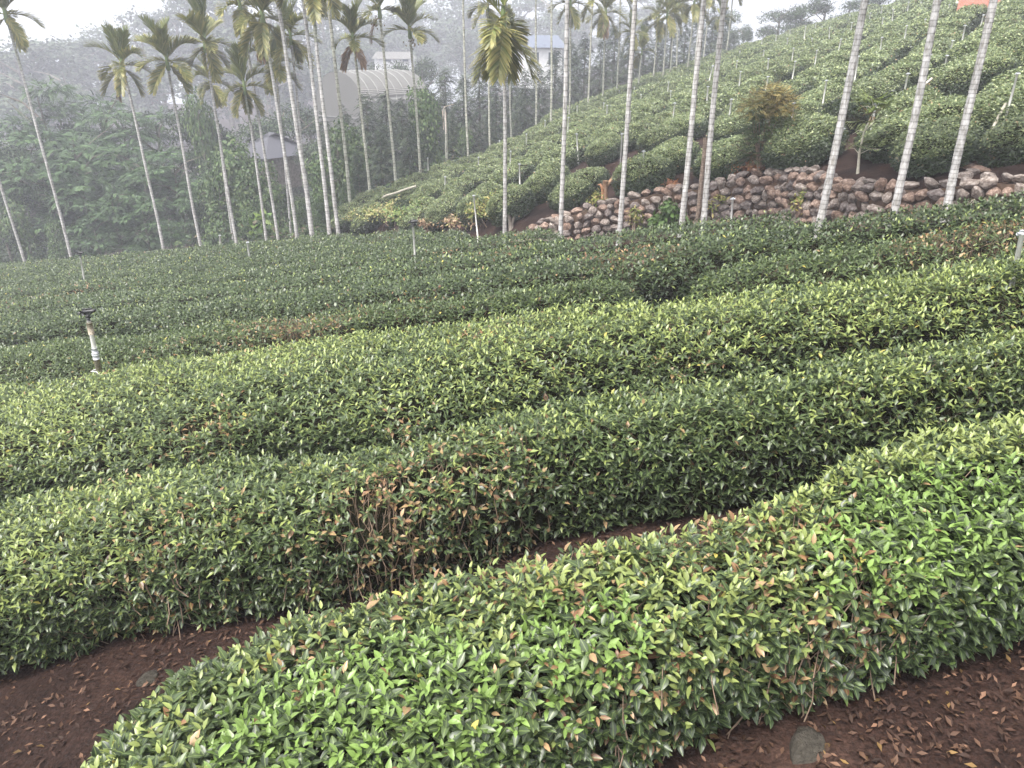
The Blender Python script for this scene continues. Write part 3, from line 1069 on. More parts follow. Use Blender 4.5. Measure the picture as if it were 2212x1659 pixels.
# ------------------------------------------------------------------ palms
def trunk_mesh(seed, rings=70, sides=10, taper=.72, sway=.012, tone=(.56, .555, .55), green=.0):
    r_ = np.random.default_rng(seed)
    zs, rad, cs = [0], [1.25], [np.array(tone) * .7]
    z = 0
    steps = r_.uniform(.7, 1.3, rings)
    steps /= steps.sum()
    for i, st in enumerate(steps):
        f = z
        r0 = 1.0 - (1 - taper) * f + .22 * math.exp(-f * 22)
        jit = r_.normal(0, .02)
        tn = np.array(tone) * r_.uniform(.82, 1.12)
        if f > .82 and green > 0:
            tn = tn * (1 - green) + np.array((.22, .27, .13)) * green
        for a, rr, cc in ((.03, .965, .60), (.13, 1.025, 1.0), (.80, .985, .97), (.97, .97, .66)):
            zs.append(z + st * a)
            rad.append(r0 * (rr + jit))
            cs.append(tn * cc)
        z += st
    zs.append(1.0)
    rad.append(taper)
    cs.append(np.array(tone))
    zs = np.array(zs)
    px_ = sway * np.sin(zs * math.pi) * math.cos(seed) + .3 * sway * np.sin(zs * 9 + seed)
    py_ = sway * np.sin(zs * math.pi) * math.sin(seed)
    th = np.linspace(0, 2 * np.pi, sides, endpoint=False)
    n = len(zs)
    rad = np.array(rad)
    v = np.zeros((n, sides, 3))
    v[:, :, 0] = px_[:, None] * 60 + rad[:, None] * np.cos(th)
    v[:, :, 1] = py_[:, None] * 60 + rad[:, None] * np.sin(th)
    v[:, :, 2] = zs[:, None]
    i = np.arange(n - 1)[:, None] * sides
    j = np.arange(sides)[None]
    k = (j + 1) % sides
    t = np.concatenate([np.stack([i + j, i + k, i + sides + k], -1).reshape(-1, 3), np.stack([i + j, i + sides + k, i + sides + j], -1).reshape(-1, 3)])
    t = np.concatenate([t, [((n - 1) * sides, (n - 1) * sides + q, (n - 1) * sides + q + 1) for q in range(1, sides - 1)]])
    col = np.repeat(np.hstack([np.array(cs), np.ones((n, 1))]), sides, axis=0)
    me = mesh_np('trunk', v.reshape(-1, 3), t, col)
    me.materials.append(M['palm_bark'])
    return me


TRUNKS = [trunk_mesh(k, rings=rg, green=g_) for k, (rg, g_) in enumerate(((78, 0), (64, .5), (70, .0), (84, .3), (58, 0)))]
TRUNK_OLD = trunk_mesh(9, rings=44, taper=.9, tone=(.27, .21, .17))
TRUNK_THIN = [trunk_mesh(20 + k, rings=56, sides=7, taper=.8, tone=(.50, .51, .44)) for k in range(3)]


def frond_mesh(seed, e0, bend, Lr, yellow, droop, dead=False):
    r_ = np.random.default_rng(seed)
    n = 14
    tt = np.linspace(0, 1, n)
    ang = R(e0) - R(bend) * tt ** 1.25
    dx = np.cos(ang) * Lr / (n - 1)
    dz = np.sin(ang) * Lr / (n - 1)
    pts = np.stack([np.concatenate([[0], np.cumsum(dx[:-1])]), np.zeros(n), np.concatenate([[0], np.cumsum(dz[:-1])])], 1)
    mb = MB()
    grn = np.array((.055, .100, .030))
    yl = np.array((.40, .35, .12))
    br = np.array((.27, .17, .10))
    v, t = tube(pts, np.linspace(.028, .006, n), 4, False)
    mb.add(v, t, (grn * .5 + yl * .5) if not dead else br)
    nl = 40
    for i in range(nl):
        f = .10 + .90 * i / (nl - 1)
        p0 = np.array([np.interp(f, tt, pts[:, a]) for a in range(3)])
        a_ = np.interp(f, tt, ang)
        fw = np.array([math.cos(a_), 0, math.sin(a_)])
        upv = np.array([-math.sin(a_), 0, math.cos(a_)])
        ln = .74 * Lr / 1.7 * (math.sin(math.pi * (.18 + .70 * f)) ** .7) * r_.uniform(.88, 1.1)
        for sgn in (-1, 1):
            sw = .48 + .22 * (1 - f) + r_.normal(0, .07)
            d0 = nrm(fw * (1.15 - sw * .5) + np.array([0, sgn, 0]) * sw + upv * (.42 + r_.normal(0, .14)))
            d1 = nrm(d0 + np.array([0, 0, -1.0]) * droop * r_.uniform(.6, 1.4))
            d2 = nrm(d1 + np.array([0, 0, -1.0]) * droop * r_.uniform(.8, 1.6))
            wv = nrm(np.cross(d0, upv)) * .025
            A = p0
            B = A + d0 * ln * .35
            Cc = B + d1 * ln * .40
            D = Cc + d2 * ln * .25
            vv = [A - wv * .6, A + wv * .6, B - wv * 1.2, B + wv * 1.2, Cc - wv * .8, Cc + wv * .8, D]
            tt_ = [(0, 1, 3), (0, 3, 2), (2, 3, 5), (2, 5, 4), (4, 5, 6)]
            y = np.clip(yellow * r_.uniform(.4, 1.5), 0, 1)
            base_c = grn * r_.uniform(.75, 1.35) * (1 - y * .8) + yl * y * .8
            tip_c = grn * (1 - min(1, y * 1.5)) + yl * min(1, y * 1.5)
            if dead:
                base_c = br * r_.uniform(.6, 1.2)
                tip_c = base_c * 1.2
            cc = np.array([base_c] * 4 + [(base_c + tip_c) / 2] * 2 + [tip_c])
            mb.add(vv, tt_, cc)
    me = mb.mesh('frond')
    me.materials.append(M['palm'])
    return me


FR_UP = [frond_mesh(k, 84, 38, 1.5, .22, .02) for k in range(2)] + [frond_mesh(5, 74, 62, 1.55, .28, .05)]
FR_MID = [frond_mesh(10 + k, 52, 72, 1.5, .40, .08) for k in range(3)]
FR_LOW = [frond_mesh(20 + k, 8, 66, 1.4, .52, .16) for k in range(3)]
FR_HANG = [frond_mesh(30 + k, -42, 38, 1.35, .60, .14) for k in range(2)]
FR_DEAD = [frond_mesh(40 + k, -45, 42, 1.3, .9, .8, True) for k in range(2)]


def shaft_mesh():
    mb = MB()
    zz = np.array([0, .08, .3, .6, .85, 1.0])
    v, t = tube(np.stack([zz * 0, zz * 0, zz], 1), [.075, .105, .10, .085, .07, .05], 8)
    mb.add(v, t, np.array((.16, .22, .08)))
    me = mb.mesh('crownshaft')
    me.materials.append(M['palm'])
    return me


SHAFT = shaft_mesh()


def nut_mesh():
    mb = MB()
    r_ = np.random.default_rng(3)
    for _ in range(26):
        p = r_.normal(0, .10, 3) + np.array([.16, 0, -.10])
        v, t = tube([p - (0, 0, .03), p - (0, 0, .015), p + (0, 0, .015), p + (0, 0, .03)], [.006, .022, .022, .006], 5)
        mb.add(v, t, np.array((.14, .10, .05)) * r_.uniform(.6, 1.4))
    for _ in range(8):
        a = r_.uniform(-1, 1)
        v, t = tube([(0, 0, .02), (.12, a * .1, .02), (.22, a * .2, -.2)], [.012, .008, .004], 4)
        mb.add(v, t, np.array((.20, .15, .07)))
    me = mb.mesh('fruit_cluster')
    me.materials.append(M['litter'])
    return me


NUTS = nut_mesh()


def palm(base, top, rad, trunk, crown, label, group, scale=1.0, lod_far=False, turn=0.0, nuts=False):
    """base, top: foot and top of the bare trunk"""
    base, top = np.array(base), np.array(top)
    ax_ = top - base
    h = float(np.linalg.norm(ax_))
    o = empty('palm_tree', base, label, 'palm tree', group)
    q_ = Vector(ax_).to_track_quat('Z', 'X')
    tr = link('trunk', trunk, None, o)
    tr.rotation_euler = (q_.to_matrix() @ Matrix.Rotation(turn, 3, 'Z')).to_euler()
    tr.scale = (rad, rad, h)
    if not crown:
        return o
    tp = Vector(top - base) - Vector(ax_).normalized() * .05
    sh = link('crownshaft', SHAFT, None, o, tp)
    sh.rotation_euler = q_.to_euler()
    sh.scale = (scale * rad / .085, scale * rad / .085, 0.62 * scale)
    scale = scale * .84
    cp = tp + Vector(ax_).normalized() * .46 * scale
    spec = []
    a0 = rng.uniform(0, 6.28)
    nu, nm, nl, nh, nd = crown
    for cnt, kind, dz in ((nu, FR_UP, .10), (nm, FR_MID, .02), (nl, FR_LOW, -.08), (nh, FR_HANG, -.16), (nd, FR_DEAD, -.3)):
        b0 = a0 + rng.uniform(0, 6.28)
        for i in range(cnt):
            spec.append((kind[rng.integers(len(kind))], b0 + 6.283 * i / cnt + rng.normal(0, .18), dz, rng.normal(0, .09)))
    for me, az_, dz, tilt in spec:
        fo = link('frond', me, None, o, cp + Vector((0, 0, dz * scale)))
        fo.rotation_euler = (rng.normal(0, .12), tilt, az_)
        fo.scale = (scale * rng.uniform(.9, 1.1),) * 3
    if nuts:
        fo = link('fruit_cluster', NUTS, None, o, tp + Vector((0, -.05, -.02)))
        fo.scale = (scale * 1.4,) * 3
        fo['kind'] = 'stuff'
        fo.rotation_euler = (0, 0, rng.uniform(0, 6))
    return o


def upto(P, px, py):
    """the point above P (same distance away) on the line of sight through a pixel"""
    d = ray(px, py)
    return d * (P[1] / d[1]) + np.array([0, 0, CZ])


F, Hh = 'f', 'h'
# (base pixel, pixel on the trunk's upper end, where, radius factor, extra height in m, crown (up, mid, low, hang, dead), crown scale, fruit)
PALMS = [
    (54, 568, -60, 200, F, 1.0, 2.0, (3, 3, 3, 2, 0), 1.0, 0),
    (154, 559, 16, 48, F, 1.0, 0.0, (3, 3, 3, 3, 0), 1.15, 0),
    (353, 539, 268, 158, F, .95, 0, (4, 3, 3, 3, 1), 1.12, 0),
    (433, 529, 364, 150, F, .95, 0, (3, 4, 4, 2, 0), 1.15, 0),
    (510, 517, 446, 112, F, 1.0, 0, (2, 2, 4, 4, 0), 1.3, 0),
    (500, 508, 457, 190, F, .8, 0, (1, 3, 3, 3, 0), 1.0, 0),
    (574, 514, 530, 203, F, .9, 0, (3, 2, 3, 3, 0), 1.05, 0),
    (600, 508, 521, 30, F, .95, 0, (2, 3, 3, 2, 0), 1.1, 0),
    (642, 512, 570, 58, F, 1.05, 0, (3, 3, 3, 3, 1), 1.15, 0),
    (674, 510, 597, 0, F, 1.35, .9, (3, 3, 3, 2, 0), 1.15, 0),
    (668, 500, 629, 95, F, .85, 0, (3, 3, 3, 3, 0), 1.15, 0),
    (628, 505, 596, 152, F, .85, 0, (2, 3, 4, 3, 0), 1.1, 0),
    (712, 508, 654, 0, F, 1.15, .5, (3, 3, 3, 2, 0), 1.1, 0),
    (733, 506, 675, 0, F, 1.15, .2, (3, 3, 3, 1, 0), 1.1, 0),
    (758, 460, 707, 0, Hh, 1.1, .3, (3, 3, 3, 2, 0), 1.15, 0),
    (801, 439, 764, 100, Hh, .95, 0, (3, 3, 3, 0, 2), 1.1, 0),
    (857, 412, 821, 38, Hh, 1.0, 0, (3, 3, 3, 0, 1), 1.1, 1),
    (909, 392, 886, 82, Hh, 1.0, 0, (4, 3, 4, 0, 0), 1.15, 1),
    (1012, 344, 1001, 0, Hh, .9, 1.2, (3, 3, 3, 2, 0), 1.1, 0),
    (1059, 329, 1054, 24, Hh, .85, 0, (3, 3, 3, 3, 0), 1.1, 0),
    (1089, 491, 1087, 76, F, .80, 0, (1, 1, 2, 5, 0), 1.15, 0),
    (1105, 306, 1099, 88, Hh, .85, 0, (2, 2, 3, 2, 0), 1.0, 0),
    (1158, 286, 1157, 0, Hh, .85, 1.5, (3, 3, 3, 2, 0), 1.1, 0),
    (1190, 277, 1191, 0, Hh, .9, 1.8, (3, 3, 3, 2, 0), 1.1, 0),
    (1212, 495, 1226, 0, F, .78, 2.2, (3, 3, 3, 2, 0), 1.15, 0),
    (1229, 260, 1232, 20, Hh, .85, 0, (2, 3, 3, 3, 0), 1.1, 0),
    (1269, 239, 1279, 10, Hh, .9, 0, (3, 3, 3, 2, 0), 1.1, 0),
    (1302, 225, 1308, 40, Hh, .9, 0, (2, 3, 3, 4, 1), 1.2, 0),
    (1331, 213, 1340, 0, Hh, .9, .2, (3, 3, 3, 2, 0), 1.1, 0),
    (1339, 482, 1371, 0, F, .78, 2.0, (3, 3, 3, 2, 0), 1.15, 0),
    (1379, 195, 1386, 118, Hh, .75, 0, (3, 3, 2, 1, 0), .95, 0),
    (1358, 205, 1364, 80, Hh, .75, 0, (1, 2, 3, 3, 0), .95, 0),
    (1411, 182, 1422, 52, Hh, .85, 0, (1, 2, 4, 3, 0), 1.1, 0),
    (1430, 181, 1441, 40, Hh, .9, 0, (2, 3, 4, 2, 0), 1.15, 0),
    (1447, 171, 1457, 46, Hh, .75, 0, (2, 2, 3, 2, 0), 1.0, 0),
    (1462, 163, 1467, 16, Hh, .9, 0, (2, 3, 3, 3, 0), 1.1, 0),
    (1483, 161, 1499, 14, Hh, .95, 0, (2, 3, 3, 3, 0), 1.1, 0),
    (1472, 480, 1519, 0, F, .80, 1.8, (3, 3, 3, 2, 0), 1.15, 0),
    (1501, 143, 1512, 20, Hh, .8, 0, (2, 3, 3, 3, 0), 1.05, 0),
    (1518, 133, 1532, 0, Hh, .9, .4, (2, 3, 3, 2, 0), 1.1, 0),
    (1521, 470, 1565, 0, F, .86, 1.6, (3, 3, 3, 2, 0), 1.15, 0),
    (1542, 130, 1556, 45, Hh, .8, 0, (2, 2, 3, 3, 0), .95, 0),
    (1567, 120, 1582, 0, Hh, .9, .5, (2, 3, 3, 2, 0), 1.1, 0),
    (1772, 454, 1862, 0, F, .92, 1.6, (3, 3, 3, 2, 0), 1.15, 0),
    (1937, 441, 2025, 0, F, .88, 1.8, (3, 3, 3, 2, 0), 1.15, 0),
    (2056, 423, 2153, 0, F, .92, 1.8, (3, 3, 3, 2, 0), 1.15, 0),
]
pl = []
for i, (bx, by, tx, ty, where, rf, extra, crown, cs, nuts) in enumerate(PALMS):
    if where == F:
        if bx < 1000:
            base = on(field_z, bx, by, .45)
        else:
            base = on(field_z, bx, by, .52 if bx < 1700 else .62)
        if bx in (500, 668, 628):
            base = base * np.array([1.06, 1.06, 1])
        kind = 'wall' if bx > 1150 else 'edge'
    else:
        base = on(hill_z, bx, by, .35)
        kind = 'slope'
    base[2] = gz(base[0], base[1]) - .05
    top = upto(base, tx, ty)
    if extra:
        top = top + nrm(top - base) * extra
    pl.append((kind, bx, base, top, rf, crown, cs, nuts))
pl.sort(key=lambda r_: r_[1])
cnts = {}
PG = {'edge': ('pale ringed betel palm at the far edge of the near field, %s from the left', 'palms along the far edge of the near field'),
      'wall': ('white ringed betel palm trunk before the stone wall, %s from the left', 'palms before the stone wall'),
      'slope': ('slender betel palm between tea slope and wood, %s from the left', 'palms between the tea slope and the wood')}
for kind, bx, base, top, rf, crown, cs, nuts in pl:
    cnts[kind] = cnts.get(kind, 0) + 1
    lab, grp = PG[kind]
    mesh = TRUNKS[rng.integers(len(TRUNKS))] if kind != 'slope' else TRUNK_THIN[rng.integers(3)]
    palm(base, top, .072 * rf, mesh, crown, lab % nth(cnts[kind]), grp, cs, turn=rng.uniform(0, 6), nuts=nuts)

# broken palm stems without a crown
P = on(field_z, 1503, 469, .35)
P[2] = gz(P[0], P[1]) - .05
palm(P, upto(P, 1523, 297), .056, TRUNK_OLD, None, 'brown headless palm stem leaning beside a white trunk at the wall', None)
P = on(hill_z, 966, 369, .3)
P[2] = gz(P[0], P[1]) - .05
st = palm(P, upto(P, 960, 236), .085, TRUNK_THIN[0], None, 'short broken palm trunk with splintered top before the cedars', None)
mb = MB()
tp = upto(P, 960, 236) - P
mb.add(*tube([tp + (-.08, 0, -1.0), tp + (-.09, 0, -.1), tp + (.0, 0, .12), tp + (.5, 0, .25)], [.02, .035, .02, .008], 5), np.array((.62, .50, .42)))
mb.add(*tube([tp + (.04, -.06, -1.2), tp + (.05, -.07, -.2), tp + (.03, -.05, .05)], [.02, .05, .01], 5), np.array((.70, .60, .52)))
link('splinter', mb.mesh('splinter'), M['paint'], st)

# ------------------------------------------------------------------ sprinkler pipes
def local_tube(pts, rad, sides, col):
    mb = MB()
    for p_, r_ in zip(pts, rad):
        v, t = tube(p_, r_, sides)
        mb.add(v, t, np.array(col))
    return mb


def riser(base, top, label, group, r=.017, head='tee', big=False):
    base, top = np.array(base), np.array(top)
    o = empty('sprinkler_pipe', base, label, 'sprinkler', group)
    h = top - base
    if big:
        k = big                                       # mossy lower pipe, grey coupling, clean upper pipe
        link('lower_pipe', local_tube([[h * 0, h * .25, h * k]], [r * 1.5], 10, (1, 1, 1)).mesh('lower_pipe'), M['pipe_dirty'], o)
        link('coupling', local_tube([[h * (k - .03), h * (k + .005)], [h * (k + .005), h * (k + .02)], [h * (k + .02), h * (k + .06)]], [r * 1.75, r * 2.0, r * 1.6], 10, (1, 1, 1)).mesh('coupling'), M['pipe_grey'], o)
        link('upper_pipe', local_tube([[h * k, h * .8, h]], [r * 1.2], 10, (1, 1, 1)).mesh('upper_pipe'), M['pipe'], o)
        link('end_socket', local_tube([[h * .895, h * .985]], [r * 1.6], 10, (1, 1, 1)).mesh('end_socket'), M['pipe_dirty'], o)
    else:
        link('pipe', local_tube([[h * 0, h * .5, h]], [r], 7, (1, 1, 1)).mesh('pipe'), M['pipe'], o)
    u = h / np.linalg.norm(h)
    if head == 'black':
        mb = MB()
        s_ = r / .017
        T = h
        for p_, rr in (([T, T + u * .05 * s_], .016 * s_), ([T + u * .03 * s_, T + u * .045 * s_], .026 * s_),
                       ([T + u * .075 * s_ + (-.085 * s_, 0, -.004), T + u * .09 * s_ + (-.03 * s_, 0, 0), T + u * .09 * s_ + (.06 * s_, .0, .01), T + u * .10 * s_ + (.085 * s_, .01, .012)], [.010 * s_, .020 * s_, .018 * s_, .008 * s_]),
                       ([T + u * .05 * s_, T + u * .09 * s_ + (.055 * s_, 0, 0)], .008 * s_), ([T + u * .05 * s_, T + u * .085 * s_ + (-.05 * s_, 0, 0)], .008 * s_),
                       ([T + u * .05 * s_, T + u * .12 * s_], .011 * s_), ([T + u * .112 * s_ + (-.05 * s_, .0, 0), T + u * .118 * s_ + (.055 * s_, 0, .006)], .007 * s_),
                       ([T + u * .06 * s_ + (-.03, -.03, 0), T + u * .10 * s_ + (-.05 * s_, -.03, .01)], .010 * s_)):
            v, t = tube(p_, rr, 8)
            mb.add(v, t, np.array((1, 1, 1)))
        link('sprinkler_head', mb.mesh('sprinkler_head'), M['black'], o)
    elif head == 'tee':
        mb = local_tube([[h - (.045, 0, 0), h + (.045, 0, .004)], [h, h + u * .03]], [r * .7, r * 1.1], 6, (1, 1, 1))
        link('sprinkler_head', mb.mesh('sprinkler_head'), M['pipe_grey'], o)
    return o


def riser_px(fn, bx, by, tx, ty, label, group, sink=.35, **kw):
    P = on(fn, bx, by, sink)
    if fn is hill_z and P[0] > 0:                 # on the terrace, not in front of its wall
        d = ray(bx, by)
        while -poly_sd(EDGE, np.array(P[0]), np.array(P[1])) < .5:
            P = P + d * (.05 / d[1])
    T = upto(P, tx, ty)
    P[2] = gz(P[0], P[1])
    # continue the pipe's own lean down to the soil
    return riser(P, T, label, group, **kw)


NG = 'sprinkler pipes in the near field'
sp = riser_px(field_z, 209, 815, 192, 693, 'tall white sprinkler pipe with mossy lower half and black head', NG, sink=.80, r=.020, head='black', big=.72)
mb = MB()
mb.add(*tube([(.03, -.03, .88), (-.03, -.03, .885), (-.03, .03, .88), (.03, .03, .88), (.032, -.03, .88), (.10, -.06, .82), (.20, -.10, .70)], [.006] * 7, 5), np.array((.8, .8, .8)))
link('tie_string', mb.mesh('tie_string'), M['paint'], sp)
riser_px(field_z, 178, 605, 174, 556, 'white sprinkler pipe with small black head, near the leftmost palms', NG, sink=.78, r=.024, head='black')
riser_px(field_z, 896, 545, 893, 491, 'white sprinkler pipe with dark head before the yellow weeds', NG, sink=.78, r=.022, head='black')
riser_px(field_z, 537, 552, 535, 524, 'short white sprinkler pipe at the dark notch of the field edge', NG, sink=.7, r=.03)
riser_px(field_z, 473, 528, 475, 509, 'small leaning white pipe at the field edge between two palms', NG, sink=.6, r=.035)
riser_px(field_z, 1583, 460, 1583, 430, 'short white pipe standing at the foot of the stone wall', NG, sink=.6, r=.02)
riser_px(field_z, 2209, 578, 2208, 505, 'white pipe cut by the right border of the picture', NG, sink=.75, r=.022)

z3 = lambda x, y: (1026 + x / 3.072, y / 3.072)
z4 = lambda x, y: (1512 + x / 3.072, y / 3.072)
HP = [(z3(a, b), z3(c, d)) for a, b, c, d in (
    (22, 1090, 24, 1045), (230, 1095, 237, 1005), (300, 1185, 295, 1090), (342, 970, 342, 890), (465, 865, 465, 800), (610, 905, 622, 780), (690, 980, 675, 890), (678, 765, 678, 705), (850, 735, 855, 685), (877, 775, 877, 700),
    (965, 1000, 977, 890), (1058, 635, 1058, 580), (1098, 660, 1103, 630), (1123, 1200, 1119, 1005), (1278, 600, 1286, 545), (1300, 670, 1300, 605), (1305, 800, 1327, 685), (1408, 970, 1430, 875), (1535, 555, 1580, 435),
    (1543, 660, 1548, 575), (1680, 780, 1699, 690), (160, 970, 163, 935), (18, 1395, -8, 1300), (955, 630, 958, 600), (1027, 790, 1032, 740), (-205, 1230, -197, 1175), (-310, 1150, -313, 1050))]
HP += [(z4(a, b), z4(c, d)) for a, b, c, d in (
    (45, 555, 85, 440), (50, 670, 52, 575), (190, 780, 210, 660), (243, 465, 247, 405), (262, 570, 270, 475), (265, 370, 266, 340), (400, 330, 415, 255), (422, 370, 425, 335), (430, 610, 452, 510), (455, 465, 455, 390),
    (505, 275, 507, 235), (578, 300, 582, 255), (598, 250, 599, 200), (612, 385, 622, 320), (610, 520, 633, 408), (603, 785, 625, 685), (690, 270, 703, 175), (742, 315, 744, 255), (765, 415, 777, 335), (768, 190, 769, 160),
    (808, 225, 811, 175), (822, 640, 840, 535), (863, 260, 862, 185), (907, 365, 937, 260), (913, 170, 917, 125), (995, 130, 996, 95), (1007, 195, 1009, 150), (1030, 525, 1052, 375), (1070, 235, 1074, 205), (1115, 150, 1133, 88),
    (1205, 95, 1207, 50), (1212, 160, 1215, 120), (1200, 355, 1208, 250), (1280, 160, 1283, 65), (1355, 275, 1373, 170), (1380, 90, 1385, 15), (1335, 690, 1382, 490), (1460, 55, 1468, 15), (1480, 185, 1497, 128), (1495, 570, 1528, 365),
    (1625, 445, 1640, 370), (1655, 355, 1680, 270), (1650, 65, 1656, 30), (1745, 280, 1760, 170), (1860, 175, 1882, 100), (2040, 720, 2108, 490), (890, 1040, 950, 855), (1145, 790, 1170, 690))]
HP.sort(key=lambda a: a[0][0])
for i, ((bx, by), (tx, ty)) in enumerate(HP):
    P = on(hill_z, bx, by, .55)
    riser_px(hill_z, bx, by, tx, ty, 'thin pale sprinkler pipe among the hillside tea, %s from the left' % nth(i + 1), 'sprinkler pipes on the far slope', sink=.62, r=.016 + .00030 * P[1], head='tee')

# ------------------------------------------------------------------ loose poles
def pole(p0, p1, r, label, mat='bamboo', name='pole'):
    p0, p1 = np.array(p0), np.array(p1)
    mid = (p0 + p1) / 2
    mb = MB()
    n = 7
    pts = [p0 + (p1 - p0) * k / (n - 1) + np.array([0, 0, .03 * math.sin(k * 1.9)]) * np.linalg.norm(p1 - p0) * .15 - mid for k in range(n)]
    mb.add(*tube(pts, [r * (1.08 if k % 2 else .96) for k in range(n)], 7), np.array((1, 1, 1)))
    o = link(name, mb.mesh(name), M[mat], None, mid)
    return tag(o, label, 'pole')


A = on(hill_z, 826, 426, .85)
B = upto(A + np.array([0, 1.5, 0]), 898, 402)
pole(A, B, .045, 'long bleached pole lying slanted across the lowest slope bushes')
for (ax, ay, bx, by, lab) in ((1890, 950, 2030, 685, 'thin bamboo stake leaning over the stony path'), (1855, 1000, 2000, 825, 'thicker pale bamboo pole leaning beside the stony path'), (2040, 725, 2110, 650, 'short pale stick leaning above the stony path'),
                          (475, 945, 545, 900, 'grey stick leaning out of the tea beside the yellowing shrub'), (1445, 600, 1540, 520, 'white pole lying in the tea behind the second palm from right'), (510, 610, 575, 575, 'pale stick on the bushes above the yellowing shrub'), (145, 665, 190, 637, 'small pale stick on the bushes near the twin palms')):
    (ax, ay), (bx, by) = z4(ax, ay), z4(bx, by)
    P = on(hill_z, ax, ay, .15 if ay > 250 else .5)
    T = upto(P + np.array([0, .3, 0]), bx, by)
    pole(P, T, .022 + .0004 * P[1], lab)
ax, ay = z3(1130, 1198)
P = on(hill_z, ax, ay, .15)
pole(P, upto(P, *z3(1183, 1158)), .03, 'short pale stick beside a thin pipe above the wall')


# ------------------------------------------------------------------ leaf clouds for shrubs and trees
def cloud(mb, r_, centre, radii, n, size, cols, flat=0.0, hollow=.55, droop=0.0, lod=2, wide=.55, low=-.6):
    """leaf-sized blades through an uneven ellipsoid"""
    u = nrm(r_.normal(0, 1, (n, 3)))
    u[:, 2] = np.where(u[:, 2] < low, -u[:, 2] * .5, u[:, 2])
    rr = hollow + (1 - hollow) * r_.uniform(0, 1, (n, 1)) ** .6
    ph = r_.uniform(0, 6.28, 3)
    lump = 1 + .16 * np.sin(4 * u[:, :1] + ph[0]) * np.cos(5 * u[:, 1:2] + ph[1]) + .12 * np.sin(7 * u[:, 2:] + 5 * u[:, :1] + ph[2])
    p = np.array(centre) + u * rr * lump * np.array(radii)
    nn = nrm(u * .7 + np.array([0, 0, .5]) + r_.normal(0, .45, (n, 3)))
    d = nrm(np.cross(nn, r_.normal(0, 1, (n, 3))) + u * .5 * (1 - flat) + np.array([0, 0, -1.0]) * droop)
    k = r_.integers(0, len(cols), n)
    c = np.array(cols)[k] * r_.uniform(.75, 1.25, (n, 1))
    L = size * r_.uniform(.65, 1.35, n)
    mb.add(*leaves(p, d, nn, L, L * wide, c, lod, .15))


def sprays(mb, r_, centre, radii, n, length, cols, nleaf=9, droop=.35, low=-.4):
    """pinnate sprays reaching outwards: feathery trees and cedars"""
    u = nrm(r_.normal(0, 1, (n, 3)))
    u[:, 2] = np.where(u[:, 2] < low, -u[:, 2] * .6, u[:, 2])
    rr = .5 + .5 * r_.uniform(0, 1, (n, 1)) ** .5
    p0 = np.array(centre) + u * rr * np.array(radii)
    out = nrm(u * np.array([1, 1, .45]) + r_.normal(0, .3, (n, 3)))
    upv = nrm(np.array([0, 0, 1.0]) + .35 * u + r_.normal(0, .2, (n, 3)))
    sd = nrm(np.cross(upv, out))
    Ls = length * r_.uniform(.65, 1.3, n)
    base_c = np.array(cols)[r_.integers(0, len(cols), n)] * r_.uniform(.75, 1.25, (n, 1))
    for j in range(nleaf):
        f = (j + .5) / nleaf
        for sg in ((-1, 1) if j < nleaf - 1 else (0,)):
            pos = p0 + out * (Ls * f)[:, None] - np.array([0, 0, 1]) * (droop * Ls * f * f)[:, None]
            d = nrm(out * (.75 if sg else 1.0) + sd * sg * .9 - np.array([0, 0, 1]) * droop * (.3 + f))
            L = Ls * (.42 - .18 * f) * r_.uniform(.8, 1.2, n)
            mb.add(*leaves(pos, d, upv, L, L * .34, base_c * r_.uniform(.85, 1.15, (n, 1)), 2, .15))


def limbs(mb, r_, h, r0, n, spread, col=(1, 1, 1), start=.35):
    mb.tube([(0, 0, -.4), (r0 * .6, 0, h * .3), (-r0 * .5, r0, h * .65), (0, 0, h * .92)], [r0 * 1.25, r0, r0 * .7, r0 * .2], 8, col)
    for i in range(n):
        a = 6.283 * i / n + r_.uniform(-.4, .4)
        z = h * (start + (.9 - start) * i / n)
        ln = spread * r_.uniform(.6, 1.0)
        dx, dy = math.cos(a), math.sin(a)
        mb.tube([(0, 0, z), (dx * ln * .4, dy * ln * .4, z + h * .08), (dx * ln, dy * ln, z + h * r_.uniform(.08, .2))], [r0 * .42, r0 * .28, r0 * .07], 5, col)


